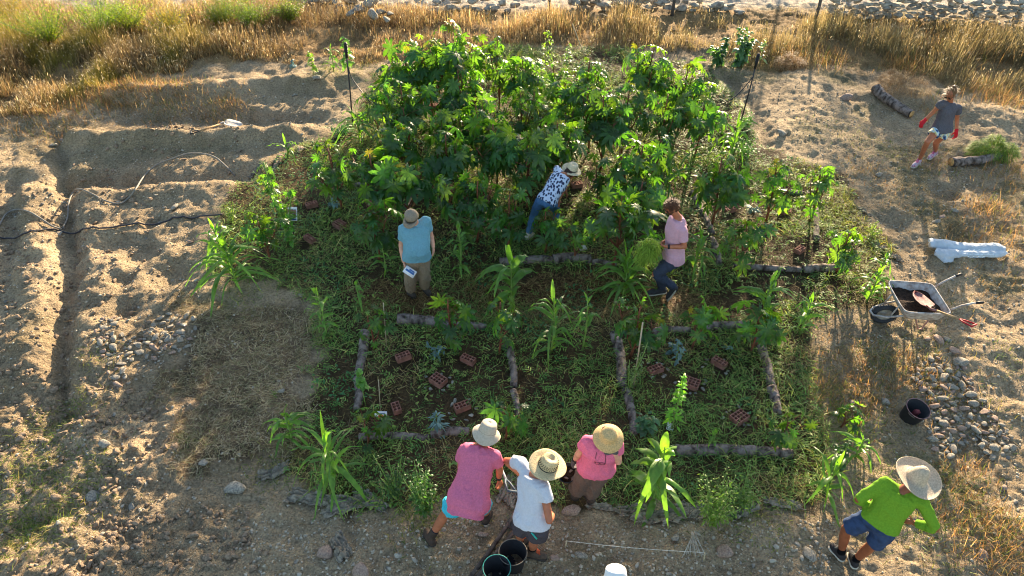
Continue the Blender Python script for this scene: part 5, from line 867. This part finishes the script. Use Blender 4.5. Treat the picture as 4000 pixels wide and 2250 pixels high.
zf = Zr(1620, 1610, 2060, 1119); p1 = atz(*zf(905,665), .80); p0 = atz(*zf(862,560), .48); dd = nrm(p0-p1); e = p1+dd*(p1[2]-.18)/-dd[2]; shovel('shovel', 'digging shovel with a grey handle held by the man in the long pink shirt', e+dd*.25, e, p1, atz(*zf(965,785), .88), mat('steel_blade', lin('6c7076'), .5, 18, .2, .2, metal=.3), mat('grey_shaft', lin('8c9298'), .5), mat('slate_handle', lin('4c5a68'), .6), .1, (0, -1, .3))
# post hole digger lying at the feet of the man in white
zf = Zr(1780, 1980, 2280, 2576); OLDW = mat('old_dark_wood', lin('5c5048'), .8, 16, .5, .5, col2=lin('3a302c'), stretch=(1, 1, .3)); gg = gz1(*atz(*zf(900, 800), 0)[:2]); Q = lambda a, b, z: atz(*zf(a, b), z+gg)
b0 = Q(1130,370,.0); root = thing('post_hole_digger', 'old two handled post hole digger lying beside the black buckets', 'digging tool', b0)
for pts in ([(1240,40,.10),(1000,430,.09),(650,940,.07),(290,1420,.06)], [(1260,330,.10),(1150,540,.09),(800,960,.07),(420,1430,.06)]): V, q, t = tube([Q(*p)-b0 for p in pts], [.022, .028, .028, .028], 8); MB().add(V, q, t).build('handle', OLDW, root)
V, q, t = tube([Q(1120,330,.12)-b0, Q(1140,380,.16)-b0], .02, 8); MB().add(V, q, t).build('bolt', M_DARK, root); IRON = mat('rusty_iron', lin('4c4440'), .7, 20, .3, .4)
for p in ([Q(1060,280,.09), Q(1240,420,.09), Q(1240,520,.08), Q(1040,420,.08)], [Q(1180,0,.09), Q(1290,60,.09), Q(1280,330,.08), Q(1150,300,.08)]): p = np.array(p)-b0; o = MB().add(np.vstack([p, p+[0, 0, .03]]), [[0, 1, 2, 3], [7, 6, 5, 4], [0, 4, 5, 1], [1, 5, 6, 2], [2, 6, 7, 3], [3, 7, 4, 0]]).build('blade', IRON, root, False)
# buckets
BK = mat('black_plastic', lin('232326'), .6, 30, .25, .2, 60)
def bucket(c, r, h, label, up=(0, 0, 1), rimm=None, hand=True, fillm=None, fillh=.3, ang=0.):
    root = thing('bucket', label, 'bucket', c); up = nrm(up); a = nrm(np.cross(up, [0, 1, .01])); A = np.stack([a, np.cross(up, a), up])
    V, q = lathe([(.001, 0), (r*.78, 0), (r*.8, .01), (r*.98, h*.9), (r*1.0, h), (r*1.04, h), (r*1.04, h-.012), (r*1.0, h-.012), (r*.965, h-.01), (r*.77, .014), (.001, .012)], 36); MB().add(V@A, q).build('shell', BK, root)
    V, q, t = tube([np.array([r*1.02*math.cos(x), r*1.02*math.sin(x), h+.002]) for x in np.linspace(0, TAU, 37)], .005, 6, False); MB().add(V@A, q).build('rim', rimm or mat('scuffed_rim', lin('7c7468'), .6), root)
    if hand: V, q, t = tube([np.array([r*1.06*math.cos(x+ang), r*1.06*math.sin(x+ang)*.96-.02*abs(math.sin(x)), h-.02-.03*math.sin(x)]) for x in np.linspace(0, math.pi, 20)], .004, 6); MB().add(V@A, q, t).build('handle', mat('wire', lin('8c8478'), .4, metal=.6), root)
    if fillm: V, q = lathe([(.001, h*fillh+.015), (r*.4, h*fillh+.02), (r*.8, h*fillh)], 20); MB().add(V@A, q).build('contents', fillm, root)
    return root, A
c = atz(1290, 1394, .30); c[2] = gz1(*c[:2]); bucket(c, .155, .29, 'black bucket with a worn pale rim beside the boots of the man in white', ang=2.6)
c = atz(1250, 1438, .30); c[2] = gz1(*c[:2]); bucket(c, .15, .29, 'black bucket with a turquoise rim at the bottom edge', rimm=mat('turquoise_rim', lin('3c9a90'), .5), hand=False)
c = G(2284, 1052); rt, A = bucket(c, .155, .27, 'black bucket left of the long stone heap with something red inside', (.1, -.18, .97), mat('pinkish_rim', lin('8c6a6c'), .6), True, ang=.4); V, q = box((.0, .02, .14), (.07, .05, .2)); MB().add(V@A, q).build('red_tool', mat('dull_red', lin('6a2c30'), .7), rt, False)
zf = Zr(2160, 1620, 2460, 1175); c = atz(*zf(215, 890), .66); up = nrm([-.25, -.35, .9]); rt, A = bucket(c-up*.16, .115, .17, 'small dark bucket of stones held by the woman in the straw hat', up, BK, True, COMP, .5, 1.2)
for x_, y_ in ((-.05, -.03), (.04, -.05), (.02, .05)): V = stone_shape(int(90+x_*100))*.035; MB().add((V+[x_, y_, .115])@A, ICF).build('stone', M_STONE2, rt, False)
# sacks
zf = lambda a, b: (1932+a/3, 483+b/3); gg = gz1(*atz(*zf(1500, 450), 0)[:2]); Q = lambda a, b, z: atz(*zf(a, b), z+gg); b0 = Q(1500, 450, 0)
P = [tube([Q(*p) for p in pts], rr, 14, flat=fl) for pts, rr, fl in [([(1215,385,.09),(1300,395,.10),(1450,410,.09),(1600,420,.09),(1730,420,.09),(1790,440,.08)], [.12,.13,.10,.10,.12,.08], .6), ([(1260,450,.07),(1330,470,.08),(1450,465,.07),(1600,465,.07),(1740,465,.07),(1800,455,.05)], [.10,.13,.09,.09,.09,.05], .6), ([(1285,480,.05),(1330,510,.04),(1400,515,.03)], [.05,.10,.04], .4)]]
sk_ = fused('woven_sack', P, cloth('woven_plastic', 'bcc4ca', .15, 8), None, .012, 4, loc=b0, wr=.012, wf=6); sk_.location = b0; tag(sk_, 'white woven sack bundle lying on the slope above the wheelbarrow', 'sack')
M = MB()
for i in range(34):
    a = Q(random.uniform(1180, 1225), random.uniform(370, 480), .03+random.random()*.1); e = Q(1330, 440+random.uniform(-20, 20), .08); M.add(*tube([a, e], .004, 4))
M.V = [v-b0 for v in M.V]; M.build('reeds', mat('reed', lin('8c7450'), .8), sk_); M = MB()
BP = mat('faded_blue_ink', lin('7ca4c4'), .7)
for row, (y0_, x0_, n_) in enumerate([(440, 1520, 9), (472, 1510, 16), (492, 1515, 10)]):
    for i in range(n_):
        p = Q(x0_+i*13, y0_+(i % 3), .165 if row == 0 else .135)-b0; M.add(*box(p, (.022, .006, .006))) if i % 3 else M.add(*box(p, (.007, .04, .006)))
M.build('printing', BP, sk_, False)
# hoses, sprinklers
HB = mat('black_hose', lin('34343a'), .5, 20, .2, .1); HG = mat('dusty_hose', lin('7c766c'), .6, 20, .2, .1)
def cr(P, m_=8):
    P = np.asarray(P, float); Q_ = np.vstack([2*P[0]-P[1], P, 2*P[-1]-P[-2]]); out = []
    for i in range(1, len(Q_)-2):
        for t in np.linspace(0, 1, m_, endpoint=False): p0, p1, p2, p3 = Q_[i-1:i+3]; out.append(.5*(2*p1+(p2-p0)*t+(2*p0-5*p1+4*p2-p3)*t*t+(3*p1-p0-3*p2+p3)*t**3))
    return np.array(out+[P[-1]])
def hose(pts, r, m, label, dz=None, z=.0):
    P = np.array([G(*p[:2], (p[2] if len(p) > 2 else 0)+r) for p in pts]); P = cr(P); fl = len(pts[0]) == 2
    if fl: P[:, 2] = np.maximum(P[:, 2]*.0+gz(P[:, 0], P[:, 1])+r+.01, P[:, 2]*.5+.5*gz(P[:, 0], P[:, 1]))
    c = P[0].copy(); V, q, t = tube(P-c, r, 8); o = MB().add(V, q, t).build('hose', m, None); o.location = c; tag(o, label, 'hose')
hose([(-60,612),(0,599),(70,588),(150,583),(250,577),(350,563),(450,550),(560,542)], .016, HB, 'long straight black hose crossing the ridges on the left')
hose([(592,444,0),(570,424,.04),(545,408,.10),(515,403,.14),(480,403,.14),(440,413,.12),(400,426,.1),(365,452,.06),(345,480,.04),(325,502,.02),(300,514,0),(265,508,.02),(235,494,.04),(205,483,.05),(188,488,.05),(176,515,.04),(172,550,.02),(160,578,.02)], .016, HG, 'dusty grey hose looping up over the rear left beds')
hose([(158,580,.02),(135,574,.03),(105,556,.05),(75,540,.06),(45,534,.06),(20,545,.05),(2,570,.03),(-30,610,0)], .016, HG, 'short dusty hose arc at the left edge')
def sprinkler(b, t_, head, hp, label):
    B = G(*b); T = aty(*t_, B[1]+.05); root = thing('sprinkler_pole', label, 'sprinkler', B); V, q, t = tube([[0, 0, -.05], (T-B)*.5+[.01, 0, 0], T-B], .016, 8); MB().add(V, q, t).build('pole', HB, root)
    d = nrm(T-B); M = MB()
    for i in range(head): M.add(*tube([(T-B)-d*.032*i, (T-B)-d*(.032*i+.022)], .04, 12))
    M.add(*tube([T-B-d*.3, T-B+d*.03], .028, 10)); M.build('sprinkler_head', BK, root)
    H = cr([aty(x_, y_, B[1]+yo) if z_ is None else G(x_, y_, z_) for x_, y_, yo, z_ in hp]); V, q, t = tube(H-B, .011, 7); MB().add(V, q, t).build('feed_hose', HB, root)
sprinkler((887,313), (869,110), 6, [(873,150,.05,None),(875,165,.0,None),(882,190,0,None),(898,215,-.1,None),(930,255,-.3,None),(952,275,0,.05)], 'sprinkler on a black pole left of the clump')
sprinkler((1863,308), (1908,138), 5, [(1893,192,0,None),(1885,205,0,None),(1855,238,0,None),(1830,255,0,None),(1800,275,0,.05)], 'leaning sprinkler pole on the right beside the pale path')
# canes, cards, string, rods
CANE = mat('pale_cane', lin('b8a888'), .7, 30, .2, .2)
def cane(b, t_, r, label, dy=.05):
    B = G(*b); T = aty(*t_, B[1]+dy); V, q, t = tube([[0, 0, -.03], T-B], r, 7); o = MB().add(V, q, t).build('cane', CANE, None); o.location = B; tag(o, label, 'cane')
cane((1594,975), (1617,812), .011, 'pale leaning cane by the brown log of the right front bed'); cane((1803,500), (1813,428), .010, 'cane standing beside the castor plant at the rear of the right bed'); cane((712,535), (703,490), .010, 'short cane under the pepper plant'); cane((972,868), (964,762), .007, 'thin cane beside the rounded dark castor plant'); cane((957,1040), (952,955), .006, 'thin stick rising from the orange marker card'); cane((1475,150), (1440,60), .01, 'dead stalk in the dry grass')
def card(b, c_, w_, h_, label, pic):
    B = G(*b); Cc = aty(*c_, B[1]); root = thing('marker_card', label, 'card', B); n = nrm([0, -.8, .6]); A = np.stack([[1, 0, 0], nrm(np.cross(n, [1, 0, 0])), n])
    V, q, t = tube([[0, .01, -.03], Cc-B-n*.01], .008, 6); MB().add(V, q, t).build('stake', HB, root); MB().add(*box(Cc-B, (w_, h_, .004), A)).build('sheet', M_WHITE, root, False); M = MB()
    if pic == 'nuts':
        sk2 = mat('nut_brown', lin('a07a68'), .6, 20, .2, 0); o = MB().add(*box(Cc-B+A[1]*.05*h_+A[2]*.003, (w_*.8, h_*.62, .003), A)).build('picture', mat('pale_blue_print', lin('a8b8c8'), .6), root, False)
        for x_, y_ in ((-.22, -.08), (.2, -.12), (-.05, .18), (.25, .15), (-.3, .2)): V, q, t = ell(Cc-B+A[0]*x_*w_+A[1]*y_*h_+A[2]*.006, (w_*.2, h_*.16, .003), A, 12); M.add(V, q, t)
        M.build('nut_picture', sk2, o); MB().add(*box(Cc-B-A[1]*h_*.4+A[2]*.003, (w_*.82, h_*.1, .003), A)).build('caption_band', mat('navy_print', lin('2c4c84'), .6), root, False)
    else:
        V, q, t = ell(Cc-B-A[1]*h_*.55+A[2]*.006, (w_*.24, w_*.22, .01), A, 14); MB().add(V, q, t).build('fruit_picture', mat('orange_print', lin('c87c3c'), .6, 20, .1, 0), root)
        for i in range(8): M.add(*box(Cc-B+A[1]*h_*.1+A[0]*(i-3.5)*w_*.09+A[2]*.003, (w_*.05, h_*.22, .002), A))
        M.build('lettering', M_BLUEP, root, False)
card((738,602), (736,538), .16, .24, 'white photo card of brown nuts on a black stake', 'nuts'); card((957,1060), (958,1041), .17, .07, 'small white marker card with an orange fruit', 'fruit')
for a, b, l, yw in ((1465,625,'small white card lying under the big castor plant',.4),(1684,1075,'white tag at the foot of the bright pepper plant',1.3)):
    o = MB().add(*box((0, 0, .02), (.14, .10, .004))).build('plant_tag', M_WHITE, None, False); o.location = G(a, b); o.rotation_euler = (.35, 0, yw); tag(o, l, 'tag')
for i, (b, t_, l) in enumerate((((1421,1377), (1426,1360), 'small wooden peg holding the left end of the string'), ((1771,1412), (1773,1389), 'small wooden peg at the right end of the string'))):
    B = G(*b); T = aty(*t_, B[1]+.02); V, q, t = tube([[0, 0, -.03], T-B], .010, 6); o = MB().add(V, q, t).build('peg', CANE, None); o.location = B; tag(o, l, 'peg')
a = aty(1426, 1361, G(1421, 1377)[1]+.02); b = aty(1773, 1390, G(1771, 1412)[1]+.02); P = np.array([a+(b-a)*t-[0, 0, .03*math.sin(math.pi*t)] for t in np.linspace(0, 1, 12)]); V, q, t = tube(P-a, .0035, 5); o = MB().add(V, q, t).build('string', mat('cotton_string', lin('d8d0c0'), .8), None); o.location = a; tag(o, 'thin white string stretched between two pegs', 'string')
for i in range(13):
    a = G(1741+random.uniform(-4, 4), 1345+random.uniform(-3, 4), .03+.004*i); b = G(1745+(i-6)*5.0, 1398+random.uniform(-9, 9), .025); V, q, t = tube([a-a, b-a], .0028, 5); o = MB().add(V, q, t).build('rod', mat('white_rod', lin('c4bcac'), .7) if i == 0 else bpy.data.materials['white_rod'], None); o.location = a; tag(o, 'thin white rod in the fan of rods lying on the path', 'rod', 'white rods on the path')
# crumpled grey cloth along the front edge
FELT = mat('dirty_felt', lin('8c8272'), .95, 18, .35, .8, 50, bd=.015)
def crumple(px, py, w_, h_, yaw, label, seed):
    c = G(px, py); n = 64; m_ = 34; u = np.linspace(-1, 1, n); v = np.linspace(-1, 1, m_); Uu, Vv = np.meshgrid(u, v); Uu = Uu.ravel(); Vv = Vv.ravel(); g = .12*fbm(Uu*2, Vv*2+seed, 3, 3)
    x = Uu*w_/2*(1+.25*vn(Vv*2.5, Uu*0+seed, 1))+.35*h_*fbm(Uu*3, Vv*3, seed, 3); y_ = Vv*h_/2*(.55+.9*np.abs(vn(Uu*2.2+seed, Uu*0, 2))+.35*vn(Uu*9, Vv*0+seed, 5))+.3*h_*vn(Uu*1.5+seed, 0*Uu, 4)
    z = .03+.10*np.abs(fbm(x*7+seed, y_*18, 7, 3))+.05*np.abs(fbm(x*20, y_*30+seed, 8, 2)); ca, sa = math.cos(yaw), math.sin(yaw); X_ = x*ca-y_*sa+c[0]; Y_ = x*sa+y_*ca+c[1]
    V = np.stack([X_, Y_, gz(X_, Y_)+z-.02], 1); i = (np.arange(m_-1)[:, None]*n+np.arange(n-1)[None, :]).ravel(); o = mesh('cloth_strip', V, [np.stack([i, i+1, i+1+n, i+n], 1)], FELT, None, True, loc=c); o.modifiers.new('s', 'SOLIDIFY').thickness = .006; tag(o, label, 'cloth')
for a in [(800,1258,.75,.26,-.15,'long crumpled grey cloth strip below the front left corn plant',1),(865,1275,.45,.26,.2,'second crumpled strip folded over the end of the long one',12),(935,1265,.5,.24,-.6,'pale crumpled cloth left of the dense tomato plant',2),(1285,1235,.42,.36,1.2,'crumpled grey cloth under the shovel handle',3),(1325,1262,.38,.3,-.9,'crumpled cloth behind the man in the white t-shirt',4),(1525,1282,.5,.12,-.1,'muddy cloth strip at the boots of the woman in pink',5),(1668,1300,.75,.30,.15,'broad crumpled pale cloth at the front edge of the right bed',6),(1600,1285,.4,.2,.1,'muddy cloth fold left of the broad pale cloth',7),(1760,1290,.3,.2,.9,'twisted cloth end at the foot of the tomato plant',8),(855,1378,.36,.2,-1.0,'loose crumpled cloth scrap on the path',9),(1870,1290,.4,.14,.5,'buried cloth edge right of the tomato plant',10),(1970,1270,.5,.14,-.1,'dark cloth edge left of the man in green',11),(2235,640,.6,.14,-1.1,'ragged cloth strip on the right mulch edge',13),(2165,530,.5,.12,-1.1,'pale ragged strip on the upper right mulch edge',14),(690,1190,.4,.2,.6,'cloth corner by the grey stone at the front left',15),(645,430,.4,.14,.9,'torn cloth at the left rear corner of the beds',16)]: crumple(*a)
# grey leaf mulch stones around bricks
for a, b in ((1103,962),(1738,970),(1808,920),(1648,930),(1163,1030),(1858,1050)):
    c = G(a, b)
    for i in range(9):
        an = i*TAU/9+random.uniform(-.3, .3); rr_ = random.uniform(.17, .24); stone((c[0]+rr_*math.cos(an), c[1]+rr_*.8*math.sin(an), gz1(c[0]+rr_*math.cos(an), c[1]+rr_*.8*math.sin(an))+.02), random.uniform(.035, .06), '', '') if 0 else SMALL.append((c[0]+rr_*math.cos(an), c[1]+rr_*.8*math.sin(an), random.uniform(.03, .05)))
M = MB()
for i, (x_, y_, s_) in enumerate(SMALL):
    A = np.array(Matrix.Rotation(random.uniform(0, 6.28), 3, 'Z')); M.add((stone_shape(i % 40)*s_)@A+[x_, y_, gz1(x_, y_)+s_*.15], ICF)
tag(M.build('small_stones', M_STONE, None, False), 'small stones scattered over the bare ground, heaps and beds', 'stones', kind='stuff')
# stone wall, rubble, fence at the back
def wall(name, pts, hgt, th_, label, seed, s0=.17):
    g = np.random.default_rng(seed); P = w2(pts); M = MB(); L = np.concatenate([[0], np.cumsum(np.hypot(*np.diff(P, axis=0).T))]); c = np.array([*P[0], gz1(*P[0])]); zz = 0; 
    while zz < hgt:
        l = 0
        while l < L[-1]:
            s = s0*g.uniform(.6, 1.35); x_ = np.interp(l, L, P[:, 0]); y_ = np.interp(l, L, P[:, 1])
            if zz < hgt*(.75+.5*vn(np.array([l*.8]), np.array([0.]), seed)[0]*2): M.add(stone_shape(int(g.integers(1e6)), cuts=7)@np.array(Matrix.Rotation(g.uniform(-.5, .5), 3, 'Z'))*s*[1.15, 1, 1.05]+[x_+g.normal(0, .03), y_+g.normal(0, th_*.3), gz1(x_, y_)+zz+s*.35], ICF)
            l += s*1.45
        zz += s0*.72
    M.V = [v-c for v in M.V]; o = M.build(name, M_STONE, None, False); o.location = c; tag(o, label, 'wall')
wall('dry_stone_wall', [(2080,50),(2300,56),(2576,74),(2800,90)], .8, .3, 'low dry stone wall behind the grass at the top right', 3, .13)
wall('stone_row', [(1440,24),(1560,20),(1700,24),(1860,28)], .45, .5, 'rubble row beyond the fence at the top centre', 5, .2)
wall('stone_row', [(1098,20),(1180,18),(1290,22)], .4, .6, 'short rubble row at the top left of the road gap', 7, .2)
wall('stone_row', [(745,8),(860,6),(960,12)], .4, .6, 'dark stone row at the top, behind the stone pile', 9, .2)
for (a, b, s_, dz_) in [(905,52,.32,0),(935,48,.42,.15),(925,35,.30,.35),(960,55,.28,0),(890,60,.24,0),(985,62,.2,0),(975,75,.22,0),(945,66,.3,0)]:
    c = G(a, b, dz_+.25); stone(c, s_, 'big flat slab in the stone pile in the dry grass at the top', 'slabs of the stone pile in the grass', sink=.1)
POSTM = mat('grey_post', lin('5c5650'), .9, 20, .3, .4); FP = []
for px, l in ((1690,'fence post at the top centre in front of the road'),(2047,'weathered fence post in the dry grass at the top right'),(2545,'dark fence post at the far top right'),(1380,'fence post beside the gap in the rubble rows')):
    B = G(px, 62 if px > 1900 else 40); T = B+[0, 0, 1.15]; V, q, t = tube([[0, 0, -.1], [.01, 0, .6], [0, 0, 1.15]], [.05, .045, .04], 9); o = MB().add(V, q, t).build('fence_post', POSTM, None); o.location = B; tag(o, l, 'fence post'); FP.append(T)
FP.sort(key=lambda p: p[0]); FP = [FP[0]-[9, 0, 0]]+FP+[FP[-1]+[6, 0, 0]]
for dz, l in ((-.08, 'uppermost fence wire'), (-.38, 'middle fence wire'), (-.68, 'lowest fence wire')):
    P = np.array(FP)+[0, 0, dz]; V, q, t = tube(P-P[0], .006, 4); o = MB().add(V, q, t).build('fence_wire', mat('wire_grey', lin('a8a49c'), .5, metal=.5), None); o.location = P[0]; tag(o, l+' strung along the posts behind the grass', 'wire')
# unseen trees added beyond the road: their thin crowns throw the broken shade over the foreground
def shade_tree(x, y_, zc, rad, rz, n, label, seed):
    g = np.random.default_rng(seed); root = thing('shade_tree', label, 'shade_tree', (x, y_, 0)); M = MB(); M.add(*tube([[0, 0, -.3], [.1, 0, zc*.4], [0, .1, zc*.8], [0, 0, zc]], [.07, .06, .05, .04], 9)); d = g.normal(0, 1, (n, 3)); d /= np.linalg.norm(d, axis=1)[:, None]; k_ = 40; ce = g.normal(0, 1, (k_, 3)); ce /= np.linalg.norm(ce, axis=1)[:, None]; ce *= g.uniform(.3, 1, (k_, 1))*[rad, rad, rz]
    for c_ in ce[:14]: M.add(*tube([[0, 0, zc*.75], c_*.5+[0, 0, zc-.1], c_+[0, 0, zc]], [.06, .04, .02], 6))
    M.build('trunk', BARK, root); B = ce[g.integers(0, k_, n)]+d*g.uniform(.1, .55, (n, 1))*[1, 1, .6]+[0, 0, zc]; V, q, kk = strips(B, g.uniform(0, TAU, n), g.uniform(-.6, .8, n), g.uniform(.10, .2, n), .09, g.uniform(0, .6, n), 2, prof=np.array([.5, 1, .05])); mesh('crown', V, [q], M_WEED, root, True, np.repeat(np.outer(g.uniform(.7, 1.3, n), lin('5c7040')), kk, axis=0))
shade_tree(6.2, 30, 6.3, 2.6, 0.75, 3900, 'loose crowned tree added out of view beyond the road to shade the foreground', 1); shade_tree(11.2, 31.5, 6.6, 2.6, 0.75, 3300, 'second loose crowned tree added out of view further right to shade the foreground', 2); shade_tree(14.2, 30.5, 4.3, 2.3, 1.0, 1500, 'low thin crowned tree added out of view at the far right to shade the slope', 3)
